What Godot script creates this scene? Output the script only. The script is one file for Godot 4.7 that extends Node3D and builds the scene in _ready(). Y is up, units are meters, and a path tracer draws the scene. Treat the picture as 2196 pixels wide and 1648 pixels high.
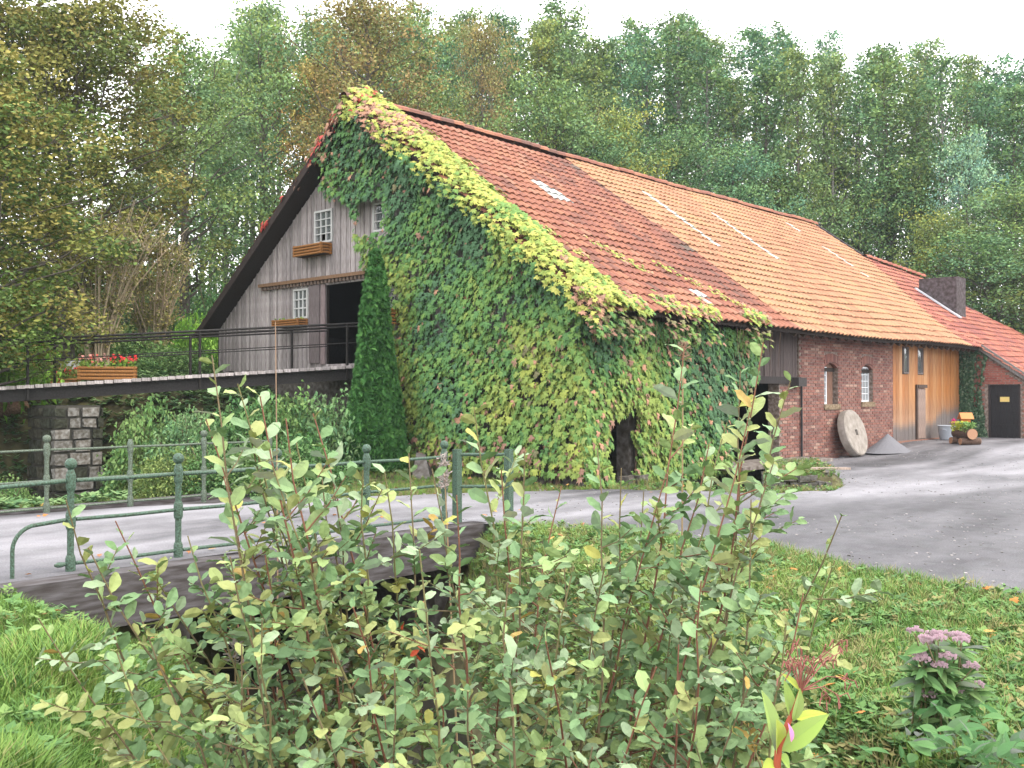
extends Node3D
# An old timber and brick mill building under a creeper, seen across a small road bridge. World axes follow the building:
# x along its length, z out of its long side, y up, the near ground corner of the building at the origin.
const EYE := Vector3(-14.32, 1.72, 11.47)
const YAW := -47.23
var rng := RandomNumberGenerator.new()
var noise := FastNoiseLite.new()
var mats := {}
var tex := {}
var used := {}

class MB:
	var v := PackedVector3Array()
	var n := PackedVector3Array()
	var c := PackedColorArray()
	var k := PackedInt32Array()
	var col := Color.WHITE
	var smooth := false
	var tinted := false
	func put(p: Vector3, nn: Vector3) -> int:
		v.append(p); n.append(nn); c.append(col)
		return v.size() - 1
	func quad(a: Vector3, b: Vector3, d: Vector3, e: Vector3) -> void:  # counter-clockwise from the front
		var nn := (b - a).cross(d - a)
		if nn.length_squared() < 1e-14: nn = (d - a).cross(e - a)
		nn = nn.normalized()
		var i := v.size()
		v.append(a); v.append(b); v.append(d); v.append(e)
		for q in 4:
			n.append(nn); c.append(col)
		k.append(i); k.append(i + 2); k.append(i + 1); k.append(i); k.append(i + 3); k.append(i + 2)
	func tri(a: Vector3, b: Vector3, d: Vector3) -> void:
		var nn := (b - a).cross(d - a).normalized()
		var i := v.size()
		v.append(a); v.append(b); v.append(d)
		for q in 3:
			n.append(nn); c.append(col)
		k.append(i); k.append(i + 2); k.append(i + 1)
	func hexa(p: Array) -> void:  # eight corners: bottom ring 0-3 (counter-clockwise from above), top ring 4-7
		quad(p[0], p[3], p[2], p[1]); quad(p[4], p[5], p[6], p[7])
		for i in 4:
			var j := (i + 1) % 4
			quad(p[i], p[j], p[4 + j], p[4 + i])
	func box(lo: Vector3, hi: Vector3) -> void:
		hexa([Vector3(lo.x, lo.y, hi.z), Vector3(hi.x, lo.y, hi.z), Vector3(hi.x, lo.y, lo.z), Vector3(lo.x, lo.y, lo.z),
			Vector3(lo.x, hi.y, hi.z), Vector3(hi.x, hi.y, hi.z), Vector3(hi.x, hi.y, lo.z), Vector3(lo.x, hi.y, lo.z)])
	func beam(a: Vector3, b: Vector3, w: float, hgt: float, up := Vector3.UP) -> void:  # a squared bar from a to b
		var d := (b - a).normalized()
		var s := d.cross(up).normalized() * w * 0.5
		var u := s.cross(d).normalized() * hgt * 0.5
		hexa([a - s - u, a + s - u, b + s - u, b - s - u, a - s + u, a + s + u, b + s + u, b - s + u])
	func tube(pts: Array, rad: Array, sides := 6, cap := true) -> void:
		smooth = true
		var side := Vector3.ZERO
		var base := v.size()
		for i in pts.size():
			var d: Vector3 = (pts[mini(i + 1, pts.size() - 1)] - pts[maxi(i - 1, 0)]).normalized()
			if side == Vector3.ZERO:
				side = d.cross(Vector3.UP if absf(d.y) < 0.9 else Vector3.RIGHT).normalized()
			side = (side - d * side.dot(d)).normalized()
			var o := d.cross(side)
			for s in sides:
				var a := TAU * s / sides
				var q := side * cos(a) + o * sin(a)
				put(pts[i] + q * rad[i], q)
		for i in pts.size() - 1:
			for s in sides:
				var a := base + i * sides + s
				var b := base + i * sides + (s + 1) % sides
				k.append(a); k.append(b + sides); k.append(b); k.append(a); k.append(a + sides); k.append(b + sides)
		if cap:
			for e in [0, pts.size() - 1]:
				var d: Vector3 = (pts[e] - pts[1 if e == 0 else e - 1]).normalized()
				var m := put(pts[e], d)
				var first := v.size()
				for s in sides: put(v[base + e * sides + s], d)
				for s in sides:
					var x := first + s
					var y := first + (s + 1) % sides
					if e == 0: k.append(m); k.append(x); k.append(y)
					else: k.append(m); k.append(y); k.append(x)
	func lathe(prof: Array, at := Vector3.ZERO, sides := 10) -> void:  # prof: Vector2(radius, height)
		smooth = true
		var base := v.size()
		for i in prof.size():
			var t: Vector2 = prof[mini(i + 1, prof.size() - 1)] - prof[maxi(i - 1, 0)]
			for s in sides:
				var a := TAU * s / sides
				put(at + Vector3(cos(a) * prof[i].x, prof[i].y, sin(a) * prof[i].x), Vector3(cos(a) * t.y, -t.x, sin(a) * t.y).normalized())
		for i in prof.size() - 1:
			for s in sides:
				var a := base + i * sides + s
				var b := base + i * sides + (s + 1) % sides
				k.append(a); k.append(b); k.append(b + sides); k.append(a); k.append(b + sides); k.append(a + sides)
	func done() -> ArrayMesh:
		var arr := []
		arr.resize(Mesh.ARRAY_MAX)
		arr[Mesh.ARRAY_VERTEX] = v
		if smooth: arr[Mesh.ARRAY_NORMAL] = n
		if tinted: arr[Mesh.ARRAY_COLOR] = c
		arr[Mesh.ARRAY_INDEX] = k
		var m := ArrayMesh.new()
		m.add_surface_from_arrays(Mesh.PRIMITIVE_TRIANGLES, arr)
		return m

# ---------- small helpers ----------
func rf(a: float, b: float) -> float: return rng.randf_range(a, b)
func sm(a: float, b: float, x: float) -> float:
	var t := clampf((x - a) / (b - a), 0.0, 1.0)
	return t * t * (3.0 - 2.0 * t)
func ns(x: float, y: float, z := 0.0) -> float: return noise.get_noise_3d(x * 10.0, y * 10.0, z * 10.0)
func view(u: float, depth: float, v := 824.0) -> Vector3:  # a spot so many metres ahead of the eye, in the direction of a column and row of the photograph
	var d := Vector3((u - 1098.0) / 2132.0, -(v - 845.0) / 2132.0, -1.0).rotated(Vector3.UP, deg_to_rad(YAW))
	return EYE + d * depth

func ntex(key: String, sd: int, freq: float, lo: float, hi: float, oct := 4, size := 512, tint := Color.WHITE) -> NoiseTexture2D:
	if tex.has(key): return tex[key]
	var f := FastNoiseLite.new()
	f.seed = sd; f.frequency = freq; f.fractal_octaves = oct; f.noise_type = FastNoiseLite.TYPE_SIMPLEX_SMOOTH
	var g := Gradient.new()
	g.set_color(0, Color(lo * tint.r, lo * tint.g, lo * tint.b)); g.set_color(1, Color(hi, hi, hi))
	var t := NoiseTexture2D.new()
	t.width = size; t.height = size; t.seamless = true; t.noise = f; t.color_ramp = g
	tex[key] = t
	return t

func mat(key: String, lin := Color.WHITE, rough := 0.85, t: Texture2D = null, scale := Vector3.ONE, bump := 0.0) -> StandardMaterial3D:
	if mats.has(key): return mats[key]
	var m := StandardMaterial3D.new()
	m.resource_name = key
	m.albedo_color = lin.linear_to_srgb()
	m.roughness = rough
	m.metallic_specular = 0.35
	if t:
		m.albedo_texture = t
		m.uv1_triplanar = true; m.uv1_world_triplanar = true
		m.uv1_scale = scale
		m.uv1_triplanar_sharpness = 6.0
		if bump != 0.0:
			m.heightmap_enabled = true; m.heightmap_texture = t; m.heightmap_scale = bump
	mats[key] = m
	return m
func leafy(key: String, lin := Color.WHITE, back := 0.5, rough := 0.65) -> StandardMaterial3D:
	if mats.has(key): return mats[key]
	var m := mat(key, lin, rough)
	m.metallic_specular = 0.2
	m.backlight_enabled = true; m.backlight = Color(back, back, back)
	m.cull_mode = BaseMaterial3D.CULL_DISABLED
	return m
func tinted(m: StandardMaterial3D) -> StandardMaterial3D:  # the same material, coloured by vertex or copy
	var key := m.resource_name + "_by_copy"
	if not mats.has(key):
		var d: StandardMaterial3D = m.duplicate()
		d.albedo_color = Color.WHITE; d.vertex_color_use_as_albedo = true; d.resource_name = key
		mats[key] = d
	return mats[key]
func toned(m: StandardMaterial3D, lin: Color) -> StandardMaterial3D:
	var key := m.resource_name + "_" + lin.to_html(false) + str(snappedf(lin.r, 0.001))
	if not mats.has(key):
		var d: StandardMaterial3D = m.duplicate()
		d.albedo_color = lin.linear_to_srgb(); d.resource_name = key
		mats[key] = d
	return mats[key]

func numbered(called: String) -> String:
	var i: int = used.get(called, 0)
	used[called] = i + 1
	return called if i == 0 else "%s_%03d" % [called, i]
func tag(o: Node3D, label: String, category: String, group := "") -> Node3D:
	o.set_meta("label", label); o.set_meta("category", category)
	if group: o.set_meta("group", group)
	return o
func thing(called: String, label: String, category: String, at := Vector3.ZERO, turn := 0.0, group := "") -> Node3D:
	var o := Node3D.new()
	o.name = numbered(called); add_child(o)
	o.position = at; o.rotation.y = turn
	return tag(o, label, category, group)
func holder(called: String, parent: Node3D) -> Node3D:
	var o := Node3D.new()
	o.name = called; parent.add_child(o, true)
	return o
func obj(called: String, shape, m: Material, parent: Node3D = null) -> MeshInstance3D:
	var o := MeshInstance3D.new()
	o.mesh = shape.done() if shape is MB else shape
	o.material_override = m
	if parent == null:
		o.name = numbered(called); add_child(o)
	else:
		o.name = called; parent.add_child(o, true)
	return o
func struct(called: String, shape, m: Material) -> MeshInstance3D:
	var o := obj(called, shape, m)
	o.set_meta("kind", "structure")
	return o
func copy_of(o: Node3D, at: Vector3, turn: float, label: String, group := "", scale := Vector3.ONE) -> Node3D:
	var r: Node3D = o.duplicate()
	r.name = numbered(str(o.name)); add_child(r)
	r.position = at; r.rotation.y = turn; r.scale = scale
	r.set_meta("label", label)
	if group: r.set_meta("group", group)
	return r

# many alike pieces: those that show largest are parts of their own, the rest one part of kind stuff. list: [Transform3D in the parent's axes, palette number, (width)]
func pieces(called: String, parent: Node3D, shapes: Array, m: StandardMaterial3D, pal: Array, list: Array, limit := 300) -> void:
	var home := parent.global_transform if parent else Transform3D()
	var order := []
	for i in list.size():
		var p: Vector3 = home * list[i][0].origin
		order.append([p.distance_to(EYE) / list[i][0].basis.get_scale().length(), i])
	if list.size() > limit:
		order.sort_custom(func(a, b): return a[0] < b[0])
	for q in mini(limit, order.size()):
		var it = list[order[q][1]]
		var o := obj(called, shapes[q % shapes.size()], toned(m, pal[it[1]]), parent)
		o.transform = it[0]
	if order.size() > limit:
		var rest := []
		for q in range(limit, order.size()): rest.append(list[order[q][1]])
		if shapes.size() < 5: scatter(called + "s", parent, shapes[0], m, pal, rest)
		else:
			for s in 3: scatter(called + "s", parent, shapes[s], m, pal, rest.filter(func(it): return int(absf(it[0].origin.x) * 9137.0) % 3 == s))
func scatter(called: String, parent: Node3D, shape: Mesh, m: StandardMaterial3D, pal: Array, list: Array) -> MultiMeshInstance3D:
	var mm := MultiMesh.new()
	mm.transform_format = MultiMesh.TRANSFORM_3D
	mm.use_colors = true
	mm.mesh = shape
	mm.instance_count = list.size()
	for i in list.size():
		mm.set_instance_transform(i, list[i][0])
		mm.set_instance_color(i, pal[list[i][1]])
	var o := MultiMeshInstance3D.new()
	o.multimesh = mm
	o.material_override = tinted(m)
	o.set_meta("kind", "stuff")
	if parent:
		o.name = called; parent.add_child(o, true)
	else:
		o.name = numbered(called); add_child(o)
	return o
func facing(nrm: Vector3, down: Vector3, roll := 0.0) -> Basis:  # z along nrm, -y towards down
	var z := nrm.normalized()
	var y := (-down - z * (-down).dot(z))
	if y.length() < 1e-4: y = z.cross(Vector3.RIGHT)
	y = y.normalized()
	return Basis(y.cross(z), y, z) * Basis(Vector3(0, 0, 1), roll)
func unit_box() -> ArrayMesh:
	if not tex.has("unit"):
		var b := MB.new()
		b.box(Vector3(-0.5, -0.5, -0.5), Vector3(0.5, 0.5, 0.5))
		tex["unit"] = b.done()
	return tex["unit"]
func chipped_box(sd: int, ch := 0.06) -> ArrayMesh:  # a unit block with uneven, eased corners
	var b := MB.new()
	var r := RandomNumberGenerator.new()
	r.seed = sd
	var p := []
	for y in [-0.5, 0.5]:
		for q in [[-1, 1], [1, 1], [1, -1], [-1, -1]]:
			p.append(Vector3(q[0] * (0.5 - r.randf() * ch), y - signf(y) * r.randf() * ch, q[1] * (0.5 - r.randf() * ch * 0.5)))
	b.hexa(p)
	return b.done()
func sized(at: Vector3, size: Vector3, turn := Basis()) -> Transform3D: return Transform3D(turn * Basis.from_scale(size), at)

# ---------- the lie of the land ----------
func stream_x(z: float) -> float: return -7.15 - 0.62 * maxf(0.0, z - 2.0)
func road_h(x: float, _z: float) -> float: return 0.27 * sm(9, 16, x)
func land(x: float, z: float) -> float:
	var y := road_h(x, z)
	var k := sm(-1.5, -5.0, x)
	var s := lerpf(-2.6, -9.2, k)
	y += 2.15 * sm(s, s - lerpf(10.5, 4.0, k), z) * (1.0 - sm(0.0, 0.6, x) * sm(-13.0, -12.0, z))
	var d := Vector2(x + 14.3, z - 11.5).length()
	y += 4.6 * sm(36, 85, d) * maxf(sm(-16, -40, z), sm(30, 50, x))
	y -= 0.95 * exp(-(pow(x + 6.6, 2) + pow(z + 8.4, 2)) / 6.5)
	var mid := stream_x(z)
	var half := 1.15 - 0.04 * maxf(0.0, z - 2.0)
	var bank := 1.0 - sm(half, half + 1.5, absf(x - mid))
	y = lerpf(y, -1.8, bank * sm(-4.6, -3.3, z) * sm(12.0, 9.5, z))
	if x < -8.0 and z > 1.9:
		y = minf(y, lerpf(y, -0.62, sm(-11.3, -10.4, x) * sm(5.6, 3.2, z)))
	var s2 := pit_side(x, z)
	if x > 1.0 and x < 7.5 and z > -0.3 and z < 4.0:
		y -= 1.3 * sm(-0.02, -0.25, s2) * sm(1.45, 1.75, x) * sm(6.95, 6.6, x) * sm(-0.1, 0.15, z)
		y += 0.2 * sm(0.0, 0.15, s2) * sm(7.0, 6.4, x) * sm(-0.05, 0.1, (x - 1.95) * 0.54 - (z - 2.62) * 0.84) * sm(0.75, 0.95, z)
	var rough := 0.035 if (x > -9.5 or z < 2.4) else 0.06
	if road_edge.size() and on_road(x, z) and x > -4.5: return minf(y, road_h(x, z) - 0.01)
	return y + rough * ns(x * 0.7, z * 0.7, 3.0) * (0.0 if (z > -3.3 and z < 2.2 and x < -4.5) else 1.0)
func pit_side(x: float, z: float) -> float: return ((x - 1.92) * 1.82 + (z - 2.65) * 3.35) / 3.81

func _ready() -> void:
	rng.seed = 20240917
	noise.seed = 5; noise.frequency = 0.05; noise.fractal_octaves = 3
	# camera, sky, sun, exposure
	var cam := Camera3D.new()
	cam.name = "camera"; add_child(cam)
	cam.position = EYE
	cam.rotation_degrees = Vector3(0.564, YAW, 0)
	cam.fov = 42.26; cam.near = 0.05; cam.far = 900.0
	cam.current = true
	var we := WorldEnvironment.new()
	we.name = "environment"; add_child(we)
	var env := Environment.new()
	env.background_mode = Environment.BG_SKY
	var sky := Sky.new()
	var ps := ProceduralSkyMaterial.new()
	ps.sky_top_color = Color(0.90, 0.90, 0.915); ps.sky_horizon_color = Color(0.93, 0.925, 0.925); ps.sky_curve = 0.2
	ps.ground_bottom_color = Color(0.35, 0.36, 0.32); ps.ground_horizon_color = Color(0.62, 0.63, 0.6)
	ps.sky_energy_multiplier = 1.0
	ps.sun_angle_max = 1.0
	sky.sky_material = ps
	env.sky = sky
	env.background_energy_multiplier = 1.0
	env.tonemap_mode = Environment.TONE_MAPPER_LINEAR
	env.tonemap_exposure = 4.8
	env.fog_enabled = true; env.fog_density = 0.00045; env.fog_light_color = Color(0.86, 0.9, 0.93)
	env.sdfgi_enabled = true; env.ssao_enabled = true; env.ssil_enabled = true
	we.environment = env
	var sun := DirectionalLight3D.new()
	sun.name = "sun"; add_child(sun)
	sun.light_energy = 0.22; sun.light_angular_distance = 18.0; sun.light_color = Color(1.0, 0.965, 0.91)
	sun.shadow_enabled = true
	sun.look_at_from_position(Vector3(4, 12, 9), Vector3.ZERO)   # high, from the yard side
	palettes()
	lane_outline()
	ground()
	road()
	barn()
	annex()
	footbridge()
	railings()
	yard_things()
	forest()
	yew()
	creeper()
	undergrowth()
	foreground_shrub()
	foreground_flowers()
	grass()

var WOOD: StandardMaterial3D
var GREYWOOD := []
var DARKWOOD := []
var BRICKS := []
func palettes() -> void:
	WOOD = mat("weathered wood", Color.WHITE, 0.9, ntex("grain", 11, 0.02, 0.66, 1.0, 5, 512, Color(1, 0.97, 0.95)), Vector3(5.0, 0.35, 5.0), 0.5)
	for i in 6:
		var g := 0.31 + 0.05 * i
		GREYWOOD.append(Color(g * 1.07, g * 0.98, g * 0.97))
		DARKWOOD.append(Color(0.05 + 0.012 * i, 0.038 + 0.009 * i, 0.036 + 0.008 * i))
	BRICKS = [Color(0.294, 0.133, 0.105), Color(0.242, 0.110, 0.089), Color(0.326, 0.162, 0.126), Color(0.273, 0.145, 0.121), Color(0.200, 0.099, 0.084), Color(0.399, 0.255, 0.200)]

# ---------- ground, road, water ----------
func lines(parts: Array) -> PackedFloat32Array:
	var r := PackedFloat32Array()
	for p in parts:
		var x: float = p[0]
		while x < p[1] - 1e-4:
			r.append(x); x += p[2]
	r.append(parts[-1][1])
	return r
func ground() -> void:
	var xs := lines([[-260, -60, 20], [-60, -22, 2.0], [-22, 9, 0.28], [9, 45, 1.5], [45, 120, 5], [120, 280, 20]])
	var zs := lines([[-280, -120, 20], [-120, -40, 5], [-40, -14, 1.5], [-14, 13, 0.28], [13, 30, 1.5], [30, 60, 5], [60, 260, 20]])
	var b := MB.new()
	b.smooth = true
	for z in zs:
		for x in xs:
			var y := land(x, z)
			var nn := Vector3(land(x - 0.2, z) - land(x + 0.2, z), 0.4, land(x, z - 0.2) - land(x, z + 0.2)).normalized()
			b.put(Vector3(x, y, z), nn)
	var w := xs.size()
	for j in zs.size() - 1:
		for i in w - 1:
			var a := j * w + i
			b.k.append(a); b.k.append(a + 1); b.k.append(a + w); b.k.append(a + 1); b.k.append(a + w + 1); b.k.append(a + w)
	var soil := mat("soil", Color(0.13, 0.125, 0.06), 0.95, ntex("soil", 21, 0.012, 0.55, 1.0, 6, 512, Color(1.0, 0.93, 0.85)), Vector3(0.5, 0.5, 0.5), 2.0)
	struct("ground", b, soil)
	var wt := MB.new()
	for i in 10:
		var z0 := -3.6 + i * 1.3
		var z1 := z0 + 1.3
		var m0 := stream_x(z0)
		var m1 := stream_x(z1)
		wt.quad(Vector3(m0 - 1.9, -1.62, z0), Vector3(m1 - 1.9, -1.62, z1), Vector3(m1 + 1.9, -1.62, z1), Vector3(m0 + 1.9, -1.62, z0))
	var wm := mat("stream water", Color(0.025, 0.024, 0.018), 0.08)
	wm.metallic_specular = 0.5
	struct("stream", wt, wm)

var road_edge := PackedVector2Array()
func lane_outline() -> void:
	var edge := PackedVector2Array()
	var raw := [[-70, -3.25], [-14, -3.25], [-9, -3.1], [-7.2, -2.8], [-5.6, -2.05], [-4.1, -1.45], [-2.43, -0.62], [-1.49, -0.05], [-0.64, 0.5], [0.45, 1.65], [0.95, 3.2], [2.1, 3.75], [3.3, 3.5], [5.2, 2.2], [6.8, 1.35], [8.4, 0.04], [19.97, 0.04], [19.97, 4.25], [46, 4.25], [46, 42], [-4, 42], [-5.7, 11], [-5.35, 8.9], [-5.1, 7.7], [-4.45, 6.3], [-4.3, 4.6], [-4.6, 3.6], [-4.85, 2.75], [-5.15, 2.2], [-9, 2.12], [-70, 2.12]]
	for i in raw.size():
		var a := Vector2(raw[i][0], raw[i][1])
		var q = raw[(i + 1) % raw.size()]
		var e := Vector2(q[0], q[1])
		var steps := clampi(int(a.distance_to(e) / 0.22), 1, 40) if a.length() < 22 else 1
		var straight := (a.y == 0.04 or a.x > 19.9 or a.x < -8.9)
		for s in steps:
			var p := a.lerp(e, float(s) / steps)
			if not straight and s > 0:
				p += Vector2(ns(p.x * 3, p.y * 3, 1), ns(p.x * 3, p.y * 3, 7)) * 0.22
			edge.append(p)
	road_edge = edge
func road() -> void:
	var edge := road_edge
	var b := MB.new()
	b.smooth = true; b.tinted = true
	var near := Rect2(-20, -6, 42, 24)
	var put_poly := func(poly: PackedVector2Array) -> void:
		for piece in Geometry2D.intersect_polygons(poly, edge):
			if Geometry2D.is_polygon_clockwise(piece): continue
			var t := Geometry2D.triangulate_polygon(piece)
			var first := b.v.size()
			for p in piece:
				b.col = road_tone(p.x, p.y)
				b.put(Vector3(p.x, road_h(p.x, p.y) + 0.03 + heap(p.x, p.y), p.y), Vector3.UP)
			for q in range(0, t.size(), 3):
				var i0 := first + t[q]
				var i1 := first + t[q + 1]
				var i2 := first + t[q + 2]
				if (b.v[i1] - b.v[i0]).cross(b.v[i2] - b.v[i0]).y > 0: b.k.append_array([i0, i2, i1])
				else: b.k.append_array([i0, i1, i2])
	var gx := lines([[-72, -20, 13], [-20, 22, 0.24], [22, 48, 3.25]])
	var gz := lines([[-6, 10.2, 0.18], [10.2, 43, 4.1]])
	for i in gx.size() - 1:
		for j in gz.size() - 1:
			put_poly.call(PackedVector2Array([Vector2(gx[i], gz[j]), Vector2(gx[i + 1], gz[j]), Vector2(gx[i + 1], gz[j + 1]), Vector2(gx[i], gz[j + 1])]))
	var m := mat("asphalt", Color.WHITE, 0.8, ntex("tarmac", 31, 0.06, 0.74, 1.0, 5, 1024), Vector3(0.6, 0.6, 0.6), 0.6)
	m.vertex_color_use_as_albedo = true
	struct("road", b, m)
	var loose := []
	for i in 900:
		var p := edge[rng.randi() % edge.size()] + Vector2(rf(-0.5, 0.5), rf(-0.5, 0.5))
		if p.x < -20 or p.x > 20 or p.y > 12: continue
		var sz := rf(0.012, 0.04)
		var y := maxf(land(p.x, p.y), road_h(p.x, p.y) + 0.03)
		if p.x < -5 and absf(p.y) < 4: continue
		loose.append([sized(Vector3(p.x, y + sz * 0.2, p.y), Vector3(sz, sz * 0.6, sz), Basis(Vector3.UP, rf(0, TAU))), rng.randi() % 3])
	for i in 2600:
		var q := Vector2(rf(-5, 14), rf(0.5, 10.5))
		if not Geometry2D.is_point_in_polygon(q, edge) or ns(q.x * 0.5, q.y * 0.8, 33) < -0.1: continue
		var sz := rf(0.012, 0.035)
		loose.append([sized(Vector3(q.x, road_h(q.x, q.y) + 0.032, q.y), Vector3(sz, sz * 0.5, sz), Basis(Vector3.UP, rf(0, TAU))), rng.randi() % 3])
	scatter("loose_gravel", null, chipped_box(3, 0.3), mat("stone chip", Color.WHITE, 0.9), [Color(0.24, 0.23, 0.23), Color(0.13, 0.125, 0.12), Color(0.32, 0.30, 0.29)], loose)
func heap(x: float, z: float) -> float: return 0.0
func road_tone(x: float, z: float) -> Color:
	var g := 0.205 + 0.16 * ns(x * 0.2, z * 0.5, 2.0) + 0.13 * ns(x * 0.5, z * 2.6, 4.0) + rf(-0.03, 0.03)
	g += 0.05 * sm(-2.0, -7.0, x)                                        # bleached carriageway over the bridge
	var dark := sm(2.6, 4.4, z - 0.3 * (x + 3.0) + 0.6 * ns(x * 0.5, z * 0.5, 3.0)) * (1.0 - sm(6.0, 13.0, x + ns(x, z, 9.0) * 3.0))    # fresher tarmac near the verge
	g = lerpf(g, 0.105 + 0.08 * ns(x * 0.5, z * 1.8, 6.0) + rf(-0.022, 0.022), dark * 0.9)
	var damp := 1.1 * exp(-(pow((x - 8.6) / 2.4, 2) + pow((z - 1.75 - 0.06 * (x - 8.0)) / 0.5, 2))) + 0.8 * exp(-(pow((x - 16.5) / 2.4, 2) + pow((z - 2.4) / 0.45, 2)))
	g = lerpf(g, 0.075, clampf(damp * (1.0 + ns(x * 2, z * 2, 8.0)), 0, 0.9))
	var rim := sm(-2.45, -3.0, z) * (1.0 - sm(-6.0, -5.0, x))
	g = lerpf(g, 0.09, rim * 0.8)
	g = clampf(g, 0.05, 0.34)
	return Color(g * 1.0, g * 0.972, g * 1.035)

# ---------- the mill building ----------
const RIDGE_Z := -6.26
const PITCH := 0.7313
func roof_y(z: float) -> float: return (3.35 + PITCH * (0.55 - z)) if z > RIDGE_Z else (3.35 + PITCH * (0.55 - RIDGE_Z) - 0.745 * (RIDGE_Z - z))
func sag(x: float, z: float) -> float: return 0.07 * ns(x * 0.22, z * 0.22, 12.0) + 0.022 * ns(x * 0.9, z * 0.9, 14.0)

func pantile(sd: int) -> ArrayMesh:  # lies in xz, unit wide along x, unit long along z (lower end at +z), slopes handled by the copy
	var b := MB.new()
	var r := RandomNumberGenerator.new()
	r.seed = sd
	var prof := []
	for i in 8:
		var t := i / 7.0
		prof.append(Vector2(-0.54 + 1.08 * t, 0.11 * sin(TAU * (t - 0.1)) + 0.02))
	var lift := 0.15 + 0.05 * r.randf()
	for i in 7:
		var p: Vector2 = prof[i]
		var q: Vector2 = prof[i + 1]
		var a := Vector3(p.x, p.y, -0.58)
		var c := Vector3(q.x, q.y, -0.58)
		var e := Vector3(p.x, p.y + lift, 0.54)
		var f := Vector3(q.x, q.y + lift, 0.54)
		b.quad(a, e, f, c)
		b.quad(e, e + Vector3(0, -0.13, -0.02), f + Vector3(0, -0.13, -0.02), f)
	return b.done()
func tile_list(x0: Callable, x1: Callable, z_top: Callable, z_low: Callable, wide: float, course: float, pick: Callable, left := false) -> Array:
	var list := []
	var run := course / sqrt(1.0 + PITCH * PITCH)
	var z := 1.2
	var row := 0
	var x := -2.0
	while x < 36.0:
		var zl: float = z_low.call(x)
		var zt: float = z_top.call(x)
		var zz := zl - run * 0.5
		row = 0
		while zz > zt:
			if x > x0.call(zz) and x < x1.call(zz):
				var wob := 0.012 * ns(x * 4, zz * 4, 1.0)
				var y := roof_y(zz) + sag(x, zz) + wob
				var slope := atan(PITCH) + 0.03 * ns(x * 2.0, zz * 2.0, 5.0)
				var t := Basis(Vector3.RIGHT, slope) * Basis(Vector3.UP, rf(-0.03, 0.03)) * Basis.from_scale(Vector3(wide, 0.22, course))
				var p := Vector3(x + wob, y, zz)
				if rng.randf() < 0.035:
					t = Basis(Vector3.UP, rf(-0.09, 0.09)) * t
					p += Vector3(0, -0.73, 1.0) * rf(0.0, 0.04) + Vector3(0, 0.008, 0)
				if left:
					p = Vector3(x, roof_y(2.0 * RIDGE_Z - zz) + sag(x, zz), 2.0 * RIDGE_Z - zz)
					t = Basis(Vector3.UP, PI) * t
				list.append([Transform3D(t, p), pick.call(x, zz, row)])
			zz -= run; row += 1
		x += wide
	return list

func wall_panels(b: MB, x0: float, x1: float, y0: float, y1: float, holes: Array, put: Callable) -> void:  # a wall as boxes between its openings
	var xs := [x0, x1]
	for q in holes: xs.append_array([q[0], q[1]])
	xs.sort()
	for i in xs.size() - 1:
		if xs[i + 1] - xs[i] < 1e-4: continue
		var mid: float = (xs[i] + xs[i + 1]) * 0.5
		var spans := []
		for q in holes:
			if mid > q[0] and mid < q[1]: spans.append([q[2], q[3]])
		spans.sort_custom(func(p, q): return p[0] < q[0])
		var y := y0
		for s in spans:
			if s[0] > y: put.call(b, xs[i], xs[i + 1], y, s[0])
			y = s[1]
		if y1 > y: put.call(b, xs[i], xs[i + 1], y, y1)

func window(parent: Node3D, called: String, at: Vector3, w: float, hgt: float, cols: int, rows: int, turn: float, frame_m: Material, bar := 0.022, glass_dark := true) -> Node3D:
	# in its own axes: x across, y up, z outwards; at = lower left corner on the wall's face
	var o := holder(called, parent)
	o.transform = Transform3D(Basis(Vector3.UP, turn), at)
	var f := MB.new()
	var e := 0.045
	f.box(Vector3(0, 0, -0.05), Vector3(e, hgt, 0.012)); f.box(Vector3(w - e, 0, -0.05), Vector3(w, hgt, 0.012))
	f.box(Vector3(e, 0, -0.05), Vector3(w - e, e, 0.014)); f.box(Vector3(e, hgt - e, -0.05), Vector3(w - e, hgt, 0.014))
	obj("frame", f, frame_m, o)
	for i in range(1, cols):
		var m := MB.new()
		var x := e + (w - 2 * e) * i / cols
		m.box(Vector3(x - bar * 0.5, e, -0.035), Vector3(x + bar * 0.5, hgt - e, 0.004))
		obj("glazing_bar", m, frame_m, o)
	for j in range(1, rows):
		var m := MB.new()
		var y := e + (hgt - 2 * e) * j / rows
		m.box(Vector3(e, y - bar * 0.5, -0.032), Vector3(w - e, y + bar * 0.5, 0.001))
		obj("glazing_bar", m, frame_m, o)
	for i in cols:
		for j in rows:
			if called == "upper_window" and i == 1 and j == 0: continue      # one pane is out
			var g := MB.new()
			var cw := (w - 2 * e) / cols
			var ch := (hgt - 2 * e) / rows
			var t := Vector3(e + cw * i + bar * 0.4, e + ch * j + bar * 0.4, -0.02)
			var dz := rf(-0.004, 0.004)
			g.quad(t + Vector3(0, 0, dz), t + Vector3(cw - bar * 0.8, 0, 0), t + Vector3(cw - bar * 0.8, ch - bar * 0.8, dz), t + Vector3(0, ch - bar * 0.8, rf(-0.004, 0.004)))
			obj("pane", g, pane_mat(), o)
	return o
func pane_mat() -> StandardMaterial3D:
	if not mats.has("window glass"):
		var m := mat("window glass", Color(0.6, 0.66, 0.68), 0.04)
		m.transparency = BaseMaterial3D.TRANSPARENCY_ALPHA
		m.albedo_color = Color(0.85, 0.9, 0.9, 0.12)
		m.metallic_specular = 0.9
	return mats["window glass"]

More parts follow.
